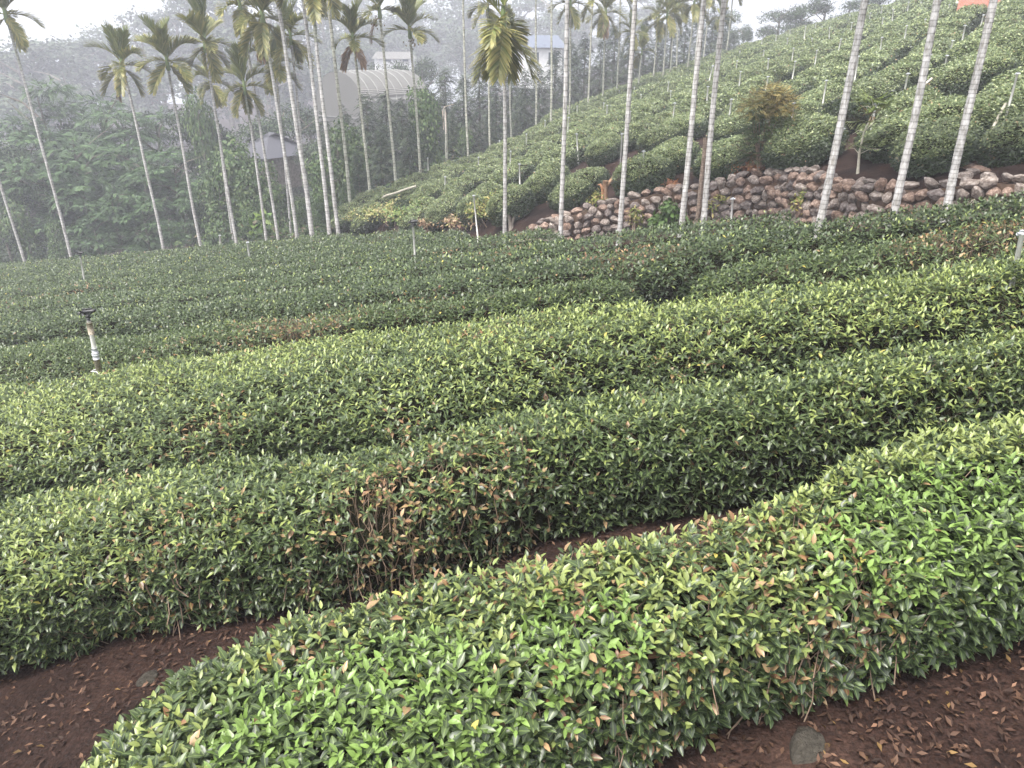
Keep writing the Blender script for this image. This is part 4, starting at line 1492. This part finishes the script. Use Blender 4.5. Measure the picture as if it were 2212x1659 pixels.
def tree_variant(kind, seed):
    """a tree of unit height 1 -> built at real size (m), returned with its height"""
    r_ = np.random.default_rng(seed)
    tk, cr = MB(), MB()
    if kind == 'feather':                             # light green, layered feathery sprays
        h = 9.0
        limbs(tk, r_, h, .16, 7, 3.2)
        cols = [(.050, .090, .038), (.095, .155, .065), (.028, .052, .024), (.070, .120, .050)]
        for i in range(13):
            a = r_.uniform(0, 6.28)
            rr = r_.uniform(.4, 3.0)
            z = h * (.30 + .64 * (i + r_.uniform()) / 13)
            rr *= (1.15 - (z / h - .30) * .95)
            sprays(cr, r_, (math.cos(a) * rr, math.sin(a) * rr, z), (1.4, 1.4, .5), 120, .50, cols, 7, .30, -.2)
    elif kind == 'broad':                             # dense dark evergreen with vines
        h = 9.0
        limbs(tk, r_, h, .18, 6, 2.6)
        cols = [(.026, .044, .020), (.044, .072, .030), (.018, .032, .016), (.075, .110, .046)]
        for i in range(15):
            a = r_.uniform(0, 6.28)
            z = h * r_.uniform(.15, .93)
            rr = r_.uniform(.3, 2.3) * (1.15 - .55 * z / h)
            s_ = r_.uniform(.75, 1.35)
            cloud(cr, r_, (math.cos(a) * rr, math.sin(a) * rr, z), (s_ * 1.15, s_ * 1.15, s_ * .85), 620, .18, cols, hollow=.45)
    elif kind == 'vine':                              # bush smothered by climbing leaves, hanging curtains
        h = 6.0
        limbs(tk, r_, h, .13, 5, 1.6)
        cols = [(.065, .110, .038), (.085, .140, .050), (.050, .085, .032), (.11, .15, .055)]
        for i in range(13):
            a = r_.uniform(0, 6.28)
            z = h * (.06 + .84 * i / 12)
            rr = r_.uniform(.4, 1.7) * (1.2 - .6 * z / h)
            s_ = r_.uniform(.7, 1.15)
            cloud(cr, r_, (math.cos(a) * rr, math.sin(a) * rr, z), (s_ * 1.1, s_ * 1.1, s_ * .95), 430, .19, cols, hollow=.6, droop=.7, wide=.75)
    elif kind == 'cedar':                             # grey-green soft conifer, drooping sprays
        h = 10.0
        tk.tube([(0, 0, -.4), (.05, 0, h * .4), (0, .03, h * .97)], [.17, .12, .02], 7, (1, 1, 1))
        for i in range(26):
            z = h * (.12 + .80 * i / 25)
            a = i * 2.4
            ln = 1.7 * (1.05 - z / h)
            tk.tube([(0, 0, z), (math.cos(a) * ln, math.sin(a) * ln, z + .1)], [.035, .01], 4, (1, 1, 1))
        cols = [(.030, .048, .028), (.050, .074, .040), (.022, .036, .022), (.075, .098, .052)]
        for i in range(24):
            f = i / 23
            z = h * (.10 + .86 * f)
            rad = 1.75 * (1.02 - f) ** .75 + .18
            for q_ in range(2):
                a = r_.uniform(0, 6.28)
                sprays(cr, r_, (math.cos(a) * rad * .35, math.sin(a) * rad * .35, z), (rad * .85, rad * .85, .55), 30 if f < .8 else 20, .70 - .25 * f, cols, 6, .55, -.5)
    elif kind == 'far':                               # pale far tree, rounded clumps
        h = 11.0
        limbs(tk, r_, h, .2, 7, 3.2)
        cols = [(.060, .085, .045), (.075, .100, .055), (.050, .074, .040)]
        for i in range(16):
            a = r_.uniform(0, 6.28)
            z = h * r_.uniform(.3, .93)
            rr = r_.uniform(.3, 3.0) * (1.2 - .6 * z / h)
            s_ = r_.uniform(.8, 1.5)
            cloud(cr, r_, (math.cos(a) * rr, math.sin(a) * rr, z), (s_ * 1.2, s_ * 1.2, s_ * .75), 230, .34, cols, hollow=.4)
    tm, cm = tk.mesh('trunk'), cr.mesh('crown')
    tm.materials.append(M['bark'])
    cm.materials.append(M['tree'])
    return tm, cm, h


TV = {'feather': [tree_variant('feather', 1), tree_variant('feather', 2), tree_variant('feather', 3)], 'broad': [tree_variant('broad', 4), tree_variant('broad', 5), tree_variant('broad', 6)],
      'vine': [tree_variant('vine', 7), tree_variant('vine', 8)], 'cedar': [tree_variant('cedar', 9), tree_variant('cedar', 10), tree_variant('cedar', 11), tree_variant('cedar', 12)],
      'far': [tree_variant('far', 13), tree_variant('far', 14), tree_variant('far', 15)]}
TL = {'feather': ('feathery_tree', 'light green feathery tree in the ravine', 'feathery trees in the ravine'), 'broad': ('evergreen_tree', 'dense dark evergreen tree', 'dark evergreen trees of the wood'),
      'vine': ('vine_covered_tree', 'bushy tree smothered in climbing vine', 'vine covered trees'), 'cedar': ('cedar_tree', 'soft grey-green cedar beside the tea slope', 'cedars along the tea slope'),
      'far': ('misty_tree', 'pale tree fading into the mist behind the wood', 'trees fading into the mist')}
# kind, pixel of the crown's top, distance away, width factor
TREES = []
for kind, rows in {
    'far': ((-70, 165, 78, 1.4), (-10, 160, 72, 1.5), (25, 168, 66, 1.3), (60, 150, 76, 1.4), (105, 145, 80, 1.4), (160, 140, 84, 1.1), (215, 122, 90, 1.2), (262, 92, 88, 1.0), (320, 88, 94, 1.1), (372, 70, 90, 1.1), (420, 30, 92, 1.1), (470, 40, 88, 1.2),
            (520, 20, 96, 1.2), (575, 50, 88, 1.1), (630, 40, 95, 1.2), (690, 55, 90, 1.1), (745, 40, 104, 1.2), (800, 70, 100, 1.1), (850, 60, 112, 1.2), (905, 90, 98, 1.0), (950, 45, 108, 1.2), (1000, 10, 112, 1.3), (1060, 40, 106, 1.2), (1125, 20, 114, 1.3),
            (1190, 10, 110, 1.2), (1250, 20, 116, 1.2), (1320, 10, 112, 1.2), (30, 215, 70, 1.1), (130, 205, 72, 1.1), (300, 130, 78, 1.1), (470, 120, 76, 1.1), (560, 130, 74, 1.1), (640, 140, 78, 1.1), (720, 130, 82, 1.0), (790, 120, 90, 1.0), (1000, 95, 92, 1.1), (1080, 80, 96, 1.1), (1230, 60, 100, 1.1), (1400, 10, 118, 1.2), (880, 20, 125, 1.3), (760, 10, 128, 1.3)),
    'feather': ((70, 168, 60, 1.0), (205, 195, 57, .9), (255, 225, 56, .9), (20, 240, 58, 1.0), (330, 235, 55, 1.0), (150, 270, 52, 1.0), (290, 300, 50, 1.0), (370, 320, 49, .9), (75, 330, 52, 1.0), (235, 398, 46.5, .85), (300, 410, 45.5, .8), (190, 430, 46, .8), (360, 470, 44.5, .7), (415, 400, 47, .7)),
    'broad': ((120, 235, 62, 1.0), (-30, 280, 55, 1.1), (415, 205, 56, .8), (470, 240, 58, .9), (540, 240, 62, .9), (600, 225, 66, 1.0), (660, 220, 70, 1.0), (20, 380, 51, .9), (110, 390, 50, .8), (480, 330, 52, .8), (-10, 440, 49, .9), (680, 300, 56, .8), (1690, 10, 88, 1.2), (1740, 0, 87, 1.2), (1790, -10, 89, 1.3), (1840, -5, 88, 1.2), (1890, -25, 90, 1.3), (1945, -50, 92, 1.3), (1660, 45, 90, .7),
              (1580, 20, 95, .9), (1610, 50, 88, .7), (440, 420, 47, .7), (1990, -50, 99, 1.0), (838, 132, 84, .8), (872, 128, 82, .8), (910, 122, 84, .8)),
    'vine': ((515, 312, 46, .85), (470, 380, 45, .8), (565, 350, 44.5, .8), (600, 400, 43, .8), (640, 430, 42, .7), (725, 275, 43.5, .75), (700, 340, 42, .75), (745, 400, 38, .6), (700, 420, 39, .65), (895, 190, 46, .6), (540, 440, 43.5, .7), (40, 445, 49, .7), (110, 480, 48, .6), (1000, 280, 50, .6), (420, 210, 53, .6)),
    'cedar': ((700, 250, 50, 1.0), (745, 235, 48, 1.0), (790, 205, 47, 1.05), (830, 200, 49, 1.05), (865, 215, 45, 1.0), (930, 190, 50, 1.0), (960, 150, 55, 1.1), (1000, 165, 52, 1.0), (1035, 140, 58, 1.1), (1070, 165, 55, 1.0), (1105, 130, 60, 1.1), (1135, 150, 57, 1.0), (1165, 140, 61, 1.0), (1200, 105, 64, 1.1), (1235, 90, 63, 1.0), (1265, 75, 67, 1.1), (1300, 85, 65, 1.0), (1330, 55, 70, 1.1),
              (1362, 60, 68, 1.0), (1395, 40, 73, 1.1), (1425, 50, 70, 1.0), (1455, 25, 76, 1.1), (1485, 30, 73, 1.0), (1515, 5, 80, 1.1), (1545, 10, 78, 1.0), (820, 290, 41.5, .9), (880, 280, 43, .9), (770, 330, 39.5, .9), (975, 240, 48, .8), (915, 270, 45, .8), (1060, 240, 52.5, .8), (1130, 215, 56, .8), (1565, 0, 84, 1.0)),
}.items():
    for px, py, Y, wf in rows:
        if kind == 'far':
            py = py - (68 if px < 720 else 35)
            Y = Y * 1.9
        TREES.append((kind, px, py, Y, wf))
TREES.sort(key=lambda a: a[1])
tc_ = {}
for kind, px, py, Y, wf in TREES:
    d = ray(px, py)
    T = d * (Y / d[1]) + np.array([0, 0, CZ])
    zb = gz(T[0], Y)
    hh = max(2.2, T[2] - zb)
    tm, cm, h0 = TV[kind][rng.integers(len(TV[kind]))]
    if kind == 'broad' and Y > 85:
        hh = max(hh, 7.0)
        zb = T[2] - hh
    s_ = hh / h0
    sw = min(max(s_, .55), 1.25 if kind != 'far' else 2.2) * wf * (1.0 if kind != 'far' else 1.1)
    tc_[kind] = tc_.get(kind, 0) + 1
    nm, lab, grp = TL[kind]
    o = empty(nm, (T[0], Y, zb), '%s, %s of its kind from the left' % (lab, nth(tc_[kind])), 'tree', grp)
    o.scale = (sw, sw, s_)
    o.rotation_euler = (0, 0, rng.uniform(0, 6.28))
    link('trunk', tm, None, o)
    link('crown', cm, None, o)

# ------------------------------------------------------------------ undergrowth on the ravine's edge
n = 20000
arc = np.concatenate([[0], np.cumsum(np.hypot(*np.diff(RIM, axis=0).T))])
s_ = rng.uniform(arc[2], arc[13], n)
d_ = rng.uniform(0, 1, n) ** 1.5 * 11 + .5
xx, yy = np.interp(s_, arc, RIM[:, 0]), np.interp(s_, arc, RIM[:, 1])
x2, y2 = np.interp(s_ + .5, arc, RIM[:, 0]), np.interp(s_ + .5, arc, RIM[:, 1])
tx, ty = x2 - xx, y2 - yy
ln = np.hypot(tx, ty) + 1e-6
xx, yy = xx - ty / ln * d_, yy + tx / ln * d_
hgt = (.55 + .45 * wob(xx * .7, yy * .7, 1.0)) * (.5 + 1.3 * smooth(.5, 4, d_))
zz = ground_z(xx, yy) + hgt * rng.uniform(.1, 1, n) ** .6
P = np.stack([xx, yy, zz], 1)
nn = nrm(rng.normal(0, .6, (n, 3)) + np.array([0, -.3, 1]))
d = nrm(np.cross(nn, rng.normal(0, 1, (n, 3))) + np.array([0, 0, -.25]))
cols = np.array([(.05, .085, .03), (.07, .11, .04), (.04, .065, .028), (.10, .085, .05), (.09, .13, .045)])
c = cols[rng.integers(0, 5, n)] * rng.uniform(.7, 1.3, (n, 1))
L = rng.uniform(.14, .34, n)
v, t, cc = leaves(P, d, nn, L, L * .5, c, 2, .15)
tag(link('undergrowth', mesh_np('undergrowth', v, t, cc), M['tree']), 'tangled leafy undergrowth along the rim of the ravine', 'undergrowth', kind='stuff')


# ------------------------------------------------------------------ weeds, small shrubs and the young tree by the wall
def shrub(name, P, lobes, n, size, cols, label, cat, stems=5, sh=.6, mat='tree', droop=0.0, wide=.55, lod=2, seed=0):
    r_ = np.random.default_rng(seed + 77)
    o = empty(name, P, label, cat)
    mb = MB()
    for (cx, cy_, cz, rx, rz) in lobes:
        cloud(mb, r_, (cx, cy_, cz), (rx, rx, rz), max(30, n // len(lobes)), size, cols, hollow=.25, droop=droop, wide=wide, lod=lod)
    link('foliage', mb.mesh('foliage'), M[mat], o)
    tm = MB()
    for i in range(stems):
        cx, cy_, cz, rx, rz = lobes[i % len(lobes)]
        tm.tube([(cx * .3, cy_ * .3, -.1), (cx * .7, cy_ * .7, cz * .5), (cx + r_.normal(0, .1), cy_ + r_.normal(0, .1), cz + rz * .4)], [.02, .013, .005], 5, (1, 1, 1))
    link('stem', tm.mesh('stem'), M['twig'], o)
    return o


def gpt(fn, px, py, dz=0.0):
    P = on(fn, px, py, dz)
    if fn is hill_z and P[0] > 1:                 # keep clear of the wall itself
        d = ray(px, py)
        while -poly_sd(EDGE, np.array(P[0]), np.array(P[1])) < .55:
            P = P + d * (.05 / d[1])
        P[2] = gz(P[0], P[1])
        return P
    P[2] = gz(P[0], P[1])
    return P


# yellowing evergreen shrub on the terrace, reddish and withered at its foot
P = gpt(hill_z, 1637, 385, .1)
o = empty('conifer_shrub', P, 'upright shrub with yellow-brown top and withered foot above the wall', 'shrub')
r_ = np.random.default_rng(8)
mb = MB()
for (cx, cz, rx, rz, cols, n_) in ((0, .55, .42, .40, [(.05, .075, .03), (.06, .09, .035), (.09, .06, .035)], 420), (-.02, 1.0, .45, .38, [(.06, .09, .03), (.075, .10, .035), (.05, .075, .03)], 480),
                                    (-.22, 1.45, .32, .32, [(.17, .16, .06), (.24, .20, .075)], 300), (.22, 1.5, .36, .34, [(.26, .21, .08), (.32, .25, .095), (.16, .15, .055)], 330), (.38, 1.42, .22, .22, [(.32, .25, .09)], 140), (.02, 1.72, .26, .20, [(.33, .27, .10), (.26, .22, .08)], 190)):
    for k in range(2):
        sprays(mb, r_, (cx + r_.normal(0, .05), r_.normal(0, .08), cz), (rx, rx, rz), n_ // 2, .17, cols, 5, .1, -.7)
link('foliage', mb.mesh('foliage'), M['tree'], o)
mb = MB()
for k in range(7):
    a = k * .9
    mb.tube([(0, 0, -.05), (.08 * math.cos(a), .08 * math.sin(a), .4), (.3 * math.cos(a), .25 * math.sin(a), 1.2)], [.035, .025, .008], 5, (1, 1, 1))
link('stem', mb.mesh('stem'), M['twig'], o)
ORANGE = [(.34, .15, .07), (.28, .12, .06), (.40, .21, .11), (.24, .13, .08)]
for i, (px, py, lab) in enumerate(((1628, 372, 'rust-brown withered fern at the foot of the yellowing shrub'), (1590, 385, 'rust-brown dry fern hanging over the wall top'), (1445, 420, 'small orange dry fern on top of the lower wall end'))):
    P = gpt(hill_z, px, py, .1)
    shrub('dry_fern', P, [(0, 0, .12, .30, .16), (.25, 0, .10, .22, .12)] if i < 2 else [(0, 0, .08, .2, .10)], 260 if i < 2 else 120, .13, ORANGE, lab, 'fern', droop=.4, wide=.3, seed=i)

# young tree with a thin bent trunk and ferny head
P = gpt(hill_z, 1851, 388, .05)
o = empty('young_tree', P, 'young tree with thin pale trunk and sparse ferny top above the wall', 'tree')
T1, T2, T3 = upto(P, 1856, 333) - P, upto(P, 1866, 285) - P, upto(P, 1890, 235) - P
mb = MB()
mb.tube([(0, 0, -.1), T1 * .5, T1, T2, T3], [.034, .027, .024, .015, .006], 7, (1, 1, 1))
for (tx, ty) in ((1900, 322), (1842, 290), (1910, 250), (1860, 230), (1835, 320), (1895, 215)):
    e_ = upto(P, tx, ty) - P + np.array([0, rng.normal(0, .15), 0])
    st_ = T1 if ty > 300 else (T2 if ty > 240 else T3 * .9 + T2 * .1)
    mb.tube([st_, (st_ + e_) / 2 + np.array([0, 0, .05]), e_], [.009, .006, .003], 4, (1, 1, 1))
link('trunk', mb.mesh('trunk'), M['bamboo'], o)
mb = MB()
for (tx, ty, n_, col_) in ((1890, 225, 16, (.17, .22, .06)), (1910, 232, 14, (.15, .20, .055)), (1875, 218, 10, (.18, .23, .07)), (1880, 248, 8, (.22, .15, .08)), (1860, 305, 7, (.13, .16, .06)), (1840, 318, 6, (.13, .16, .06)), (1900, 322, 6, (.12, .15, .06)), (1845, 285, 5, (.15, .16, .07)), (1868, 265, 5, (.14, .17, .06))):
    e_ = upto(P, tx, ty) - P
    sprays(mb, r_, e_, (.16, .16, .06), n_, .26, [col_, tuple(np.array(col_) * .8)], 7, .15, -.3)
link('crown', mb.mesh('crown'), M['tree'], o)

# sawn stump with a torn orange bark strip
P = gpt(hill_z, 1304, 455, .0)
o = empty('tree_stump', P, 'sawn forked stump with orange torn bark beside the low wall end', 'stump')
mb = MB()
mb.tube([(0, 0, -.2), (.0, 0, .25), (.02, 0, .50)], [.10, .085, .08], 9, (1, 1, 1))
mb.tube([(.02, 0, .35), (.15, 0, .50), (.34, 0, .72)], [.06, .05, .045], 8, (1, 1, 1))
link('trunk', mb.mesh('trunk'), M['wood'], o)
mb = MB()
mb.tube([(-.05, -.07, .0), (-.07, -.08, .3), (-.13, -.06, .42), (-.2, -.05, .40)], [.035, .04, .03, .01], 6, (.36, .18, .09))
link('bark_strip', mb.mesh('bark_strip'), M['paint'], o)
P = gpt(hill_z, 1106, 482, .0)
o = empty('tree_stump', P, 'small grey weathered stump beside the nearest centre palm', 'stump')
mb = MB()
mb.tube([(0, 0, -.2), (-.04, 0, .2), (-.10, 0, .42)], [.09, .07, .05], 8, (1, 1, 1))
mb.tube([(0, 0, .15), (.06, 0, .3), (.08, 0, .36)], [.05, .04, .03], 7, (1, 1, 1))
link('trunk', mb.mesh('trunk'), M['bark'], o)

# climbing plant on the wall
P = gpt(field_z, 1441, 478, .25)
shrub('wall_creeper', P + np.array([.05, .35, 0]), [(-.15, 0, .22, .30, .20), (.12, -.05, .30, .28, .24), (.05, -.05, .52, .20, .14)], 330, .15, [(.06, .10, .03), (.08, .14, .04), (.10, .17, .05)], 'dark green creeper growing up the stone wall between two palms', 'creeper', droop=.6, wide=.6, seed=4, lod=1)
YG = [(.19, .22, .06), (.26, .26, .08), (.13, .17, .05), (.34, .28, .11)]
WD = [(1560, 450, .5, 'yellow-green weeds at the wall foot right of a white trunk'), (1742, 446, .35, 'light green weeds at the wall foot beside the leaning trunk'), (1290, 478, .4, 'pale weeds at the wall foot between two trunks'), (1375, 475, .25, 'small pale weed clump left of the wall creeper')]
for i, (px, py, s_, lab) in enumerate(WD):
    P = gpt(field_z, px, py, .35)
    shrub('weed_clump', P + np.array([0, .25, 0]), [(-.3 * s_, 0, .35, .5 * s_, .25), (.4 * s_, 0, .28, .5 * s_, .22), (0, -.1, .5, .35 * s_, .2)], int(420 * s_) + 100, .10, YG, lab, 'weeds', droop=.2, wide=.4, seed=10 + i)
PALE = [(.30, .29, .11), (.38, .33, .16), (.20, .23, .08), (.14, .19, .06)]
for i, (px, py, sc, cols, lab) in enumerate(((800, 482, 1.0, PALE, 'pale yellow weeds below the lowest slope rows, near the palms'), (850, 478, 1.3, PALE, 'tall pale yellow weed thicket behind the thin white sprinkler'), (905, 482, 1.3, [(.13, .20, .06), (.17, .24, .07), (.09, .15, .05), (.28, .26, .10)], 'green leafy weed thicket beside the white sprinkler pipe'),
                                            (960, 488, .9, [(.30, .20, .12), (.36, .27, .16), (.24, .15, .10)], 'straw-brown dry grass patch behind the near field'), (1020, 486, .9, [(.34, .25, .16), (.28, .17, .11), (.30, .28, .12)], 'straw-brown dry grass left of the centre palm'), (1060, 478, .8, YG, 'yellow-green weeds under the first slope bushes'))):
    P = gpt(ground_z, px, py, .1)
    g_ = 1.0 if i != 3 and i != 4 else .55
    shrub('weed_clump', P, [(-.55 * sc, 0, .40 * g_, .5 * sc, .34 * g_), (.1 * sc, -.1, .50 * g_, .55 * sc, .42 * g_), (.65 * sc, .1, .36 * g_, .5 * sc, .30 * g_), (.2, .4, .6 * g_, .5 * sc, .4 * g_)], int(1300 * sc), .14, cols, lab, 'weeds', stems=8, droop=.15, wide=.35, seed=30 + i)

# banana-like light leaf left of the palms, big-leaf sapling at the left border
P = gpt(field_z, 565, 470, .0)
P = on(field_z, 566, 512, .3) * np.array([1.04, 1.04, 1])
P[2] = gz(P[0], P[1])
shrub('broadleaf_sapling', P, [(0, 0, 1.0, .5, .7), (.3, 0, 1.6, .3, .4)], 90, .55, [(.12, .20, .05), (.20, .28, .07), (.09, .15, .04)], 'sapling with large yellow-green leaves between palm trunks', 'sapling', droop=.5, wide=.5, seed=50, lod=1)

# stony path with steps on the right of the slope
o = empty('stone_steps', (9.2, 15.2, gz(9.2, 15.2)), 'rough stone steps climbing the bare path beside the leaning poles', 'steps')
for k, (px, py) in enumerate(((2100, 372), (2112, 352), (2120, 338), (2128, 325), (2136, 312), (2142, 345), (2092, 360), (2150, 300), (2085, 380), (2118, 366))):
    P = on(hill_z, px, py, .03)
    st = link('stone', STONES[k % 14], None, o, Vector((P[0], P[1], gz(P[0], P[1]) + .03)) - Vector(o.location))
    st.scale = (rng.uniform(.30, .5), rng.uniform(.2, .34), rng.uniform(.12, .2))
    st.rotation_euler = (0, 0, rng.uniform(0, 3))

# ------------------------------------------------------------------ buildings in the mist
M['brick'] = None


def brick_mat():
    m, nt, N, Lk, p = new_mat('red_brick')
    tc = N.new('ShaderNodeTexCoord')
    mp = N.new('ShaderNodeMapping')
    mp.inputs['Rotation'].default_value = (R(90), 0, 0)
    b = N.new('ShaderNodeTexBrick')
    b.inputs['Color1'].default_value = (.42, .15, .10, 1)
    b.inputs['Color2'].default_value = (.50, .20, .14, 1)
    b.inputs['Mortar'].default_value = (.40, .30, .26, 1)
    b.inputs['Scale'].default_value = 4.2
    Lk.new(tc.outputs['Object'], mp.inputs['Vector'])
    Lk.new(mp.outputs[0], b.inputs['Vector'])
    Lk.new(b.outputs['Color'], p.inputs['Base Color'])
    p.inputs['Roughness'].default_value = .9
    return m


def roof_mat(name, c, scale, rough=.5):
    m, nt, N, Lk, p = new_mat(name)
    tc = N.new('ShaderNodeTexCoord')
    w = N.new('ShaderNodeTexWave')
    w.bands_direction = 'X'
    w.inputs['Scale'].default_value = scale
    Lk.new(tc.outputs['Object'], w.inputs['Vector'])
    r = N.new('ShaderNodeValToRGB')
    r.color_ramp.elements[0].color = (*[x * .6 for x in c], 1)
    r.color_ramp.elements[1].color = (*c, 1)
    Lk.new(w.outputs['Fac'], r.inputs['Fac'])
    Lk.new(r.outputs[0], p.inputs['Base Color'])
    p.inputs['Roughness'].default_value = rough
    b = N.new('ShaderNodeBump')
    b.inputs['Distance'].default_value = .05
    Lk.new(w.outputs['Fac'], b.inputs['Height'])
    Lk.new(b.outputs[0], p.inputs['Normal'])
    return m


M['brick'] = brick_mat()
M['blue_tile'] = roof_mat('blue_grey_roof_tile', (.20, .23, .30), 3.0)
M['dark_roof'] = roof_mat('dark_corrugated_roof', (.17, .17, .20), 6.0)
M['tin'] = roof_mat('weathered_tin', (.27, .265, .25), 5.0, .7)
M['white_wall'] = noise_mat('pale_plaster', (.55, .56, .57), (.72, .72, .72), 3, .8, .1)

# brick pump house at the top right, white can and concrete ledge beside it
P = on(hill_z, 2125, 27, .35)
P[2] = gz(P[0], P[1])
o = empty('brick_shed', P, 'small red brick pump shed at the top of the tea slope', 'shed')
o.rotation_euler = (0, 0, R(-28))
mb = MB()
mb.box((-1.15, -.9, -.6), (1.15, .9, 2.0), (1, 1, 1))
link('wall', mb.mesh('wall', False), M['brick'], o)
mb = MB()
mb.box((1.153, -.45, -.1), (1.19, .35, 1.75), (.10, .10, .11))
link('door', mb.mesh('door', False), M['paint'], o)
mb = MB()
mb.box((-1.4, -1.15, 2.003), (1.4, 1.15, 2.12), (.35, .34, .33))
link('roof', mb.mesh('roof', False), M['tin'], o)
P = on(hill_z, 2048, 28, .3)
P[2] = gz(P[0], P[1])
mb = MB()
mb.box((-.95, -.5, -.3), (.95, .5, .28), (.52, .50, .48))
ld = link('concrete_ledge', mb.mesh('concrete_ledge', False), M['paint'], None, P)
ld.rotation_euler = (0, 0, R(-10))
tag(ld, 'flat concrete ledge left of the red brick shed', 'ledge')
mb = MB()
mb.tube([(0, 0, 0), (0, 0, .05), (0, 0, .50), (0, 0, .55), (0, 0, .56)], [.20, .22, .24, .26, .20], 14, (.85, .86, .88))
mb2 = link('white_bucket', mb.mesh('white_bucket'), M['paint'], None, Vector(P) + Vector((.55, 0, .283)))
tag(mb2, 'white plastic bucket standing on the concrete ledge', 'bucket')

# barrel-roofed shed among the trees
d = ray(735, 262)
P = d * (68 / d[1]) + np.array([0, 0, CZ])
base_z = gz(P[0], P[1])
o = empty('barrel_shed', (P[0], P[1], P[2]), 'grey shed with curved barrel roof half hidden behind palm trunks', 'shed')
o.rotation_euler = (0, 0, R(-38))
Wd_, Ln_ = 3.0, 8.0
th = np.linspace(0, math.pi, 15)
ys = np.linspace(0, Ln_, 9)
v = np.array([(-math.cos(a) * Wd_ / 1.0, y, 1.6 + math.sin(a) * 2.4) for y in ys for a in th])
ii = np.arange(9 * 15).reshape(9, 15)
qd = np.stack([ii[:-1, :-1], ii[:-1, 1:], ii[1:, 1:], ii[1:, :-1]], -1).reshape(-1, 4)
ro = link('roof', mesh_np('roof', v, np.zeros((0, 3), int), quads=qd), M['tin'], o)
fv = [(-math.cos(a) * Wd_, .02, 1.6 + math.sin(a) * 2.4) for a in th] + [(-Wd_, .02, -4), (Wd_, .02, -4)]
ft = [(15, 0, 16)] + [(16, k, k + 1) for k in range(14)]
link('end_wall', mesh_np('end_wall', fv, ft, smooth=False), M['tin'], o)
mb = MB()
mb.box((-Wd_, .05, -4), (-Wd_ + .1, Ln_, 1.6), (.5, .5, .48))
mb.box((Wd_ - .1, .05, -4), (Wd_, Ln_, 1.6), (.5, .5, .48))
link('side_wall', mb.mesh('side_wall', False), M['tin'], o)
mb = MB()
mb.box((-.9, -.03, -4), (.9, .015, -1.0), (.16, .16, .17))
mb.box((-Wd_ * .98, -.05, .3), (Wd_ * .98, .01, .38), (.25, .25, .25))
link('door', mb.mesh('door', False), M['paint'], o)
for k in range(1, 8):
    mb = MB()
    mb.tube([(-math.cos(a) * (Wd_ + .04), ys[k], 1.6 + math.sin(a) * 2.44) for a in th], [.03] * 15, 4, (.36, .36, .35))
    link('roof_rib', mb.mesh('roof_rib'), M['paint'], ro)


def house(px, py, Y, w, dp, wall_h, roof_h, rot, roofm, label, hip=False):
    """px,py: ridge centre"""
    d = ray(px, py)
    P = d * (Y / d[1]) + np.array([0, 0, CZ])
    zb = P[2] - roof_h - wall_h
    o = empty('house', (P[0], P[1], zb), label, 'house')
    o.rotation_euler = (0, 0, R(rot))
    mb = MB()
    mb.box((-w / 2, -dp / 2, -1.5), (w / 2, dp / 2, wall_h), (.6, .6, .6))
    link('wall', mb.mesh('wall', False), M['white_wall'] if Y > 80 else M['bark'], o)
    e = .4
    hx = w / 2 - (dp / 2 if hip else 0)
    v = [(-w / 2 - e, -dp / 2 - e, wall_h - .1), (w / 2 + e, -dp / 2 - e, wall_h - .1), (w / 2 + e, dp / 2 + e, wall_h - .1), (-w / 2 - e, dp / 2 + e, wall_h - .1), (-hx, 0, wall_h + roof_h), (hx, 0, wall_h + roof_h)]
    t = [(0, 1, 5), (0, 5, 4), (2, 3, 4), (2, 4, 5), (1, 2, 5), (3, 0, 4), (0, 2, 1), (0, 3, 2)]
    link('roof', mesh_np('roof', v, t, smooth=False), roofm, o)
    for k in (-1, 1):
        mb = MB()
        mb.box((k * w * .25 - .5, -dp / 2 - .03, wall_h * .35), (k * w * .25 + .5, -dp / 2 + .01, wall_h * .8), (.06, .08, .10))
        wn_ = link('window', mb.mesh('window', False), M['paint'], o)
        mb = MB()
        mb.box((k * w * .25 - .55, -dp / 2 - .08, wall_h * .35 - .1), (k * w * .25 + .55, -dp / 2 - .031, wall_h * .35 - .003), (.6, .6, .6))
        link('sill', mb.mesh('sill', False), M['paint'], wn_)
    return o


house(1166, 76, 92, 4.2, 4.5, 2.8, 1.2, 10, M['blue_tile'], 'white house with blue-grey tiled roof in the mist above the cedars')
house(588, 286, 60, 3.4, 4.2, 1.0, 1.5, -35, M['dark_roof'], 'low house with dark grey roof deep in the ravine behind palms', True)
house(850, 112, 140, 6.0, 4.5, .8, 1.0, 20, M['tin'], 'pale house with bright metal roof almost lost in the mist')

# ------------------------------------------------------------------ the misty air
mb = MB()
lowz = float(GZ.min()) - 1.0
mb.box((-157.5, -54.5, lowz), (157.5, 251.5, 24.0), (1, 1, 1))
hz = bpy.data.materials.new('mist')
hz.use_nodes = True
nt = hz.node_tree
nt.nodes.remove(nt.nodes['Principled BSDF'])
pv = nt.nodes.new('ShaderNodeVolumePrincipled')
pv.inputs['Color'].default_value = (.88, .90, 1.0, 1)
pv.inputs['Density'].default_value = .0024
pv.inputs['Anisotropy'].default_value = .1
nt.links.new(pv.outputs[0], nt.nodes['Material Output'].inputs['Volume'])
haze = link('haze', mb.mesh('haze', False), hz)
tag(haze, 'pale mist hanging in the air over the whole slope', 'mist', kind='stuff')
print('tris', sum(len(m.polygons) for m in bpy.data.meshes), 'ground', GZ.min(), GZ.max())
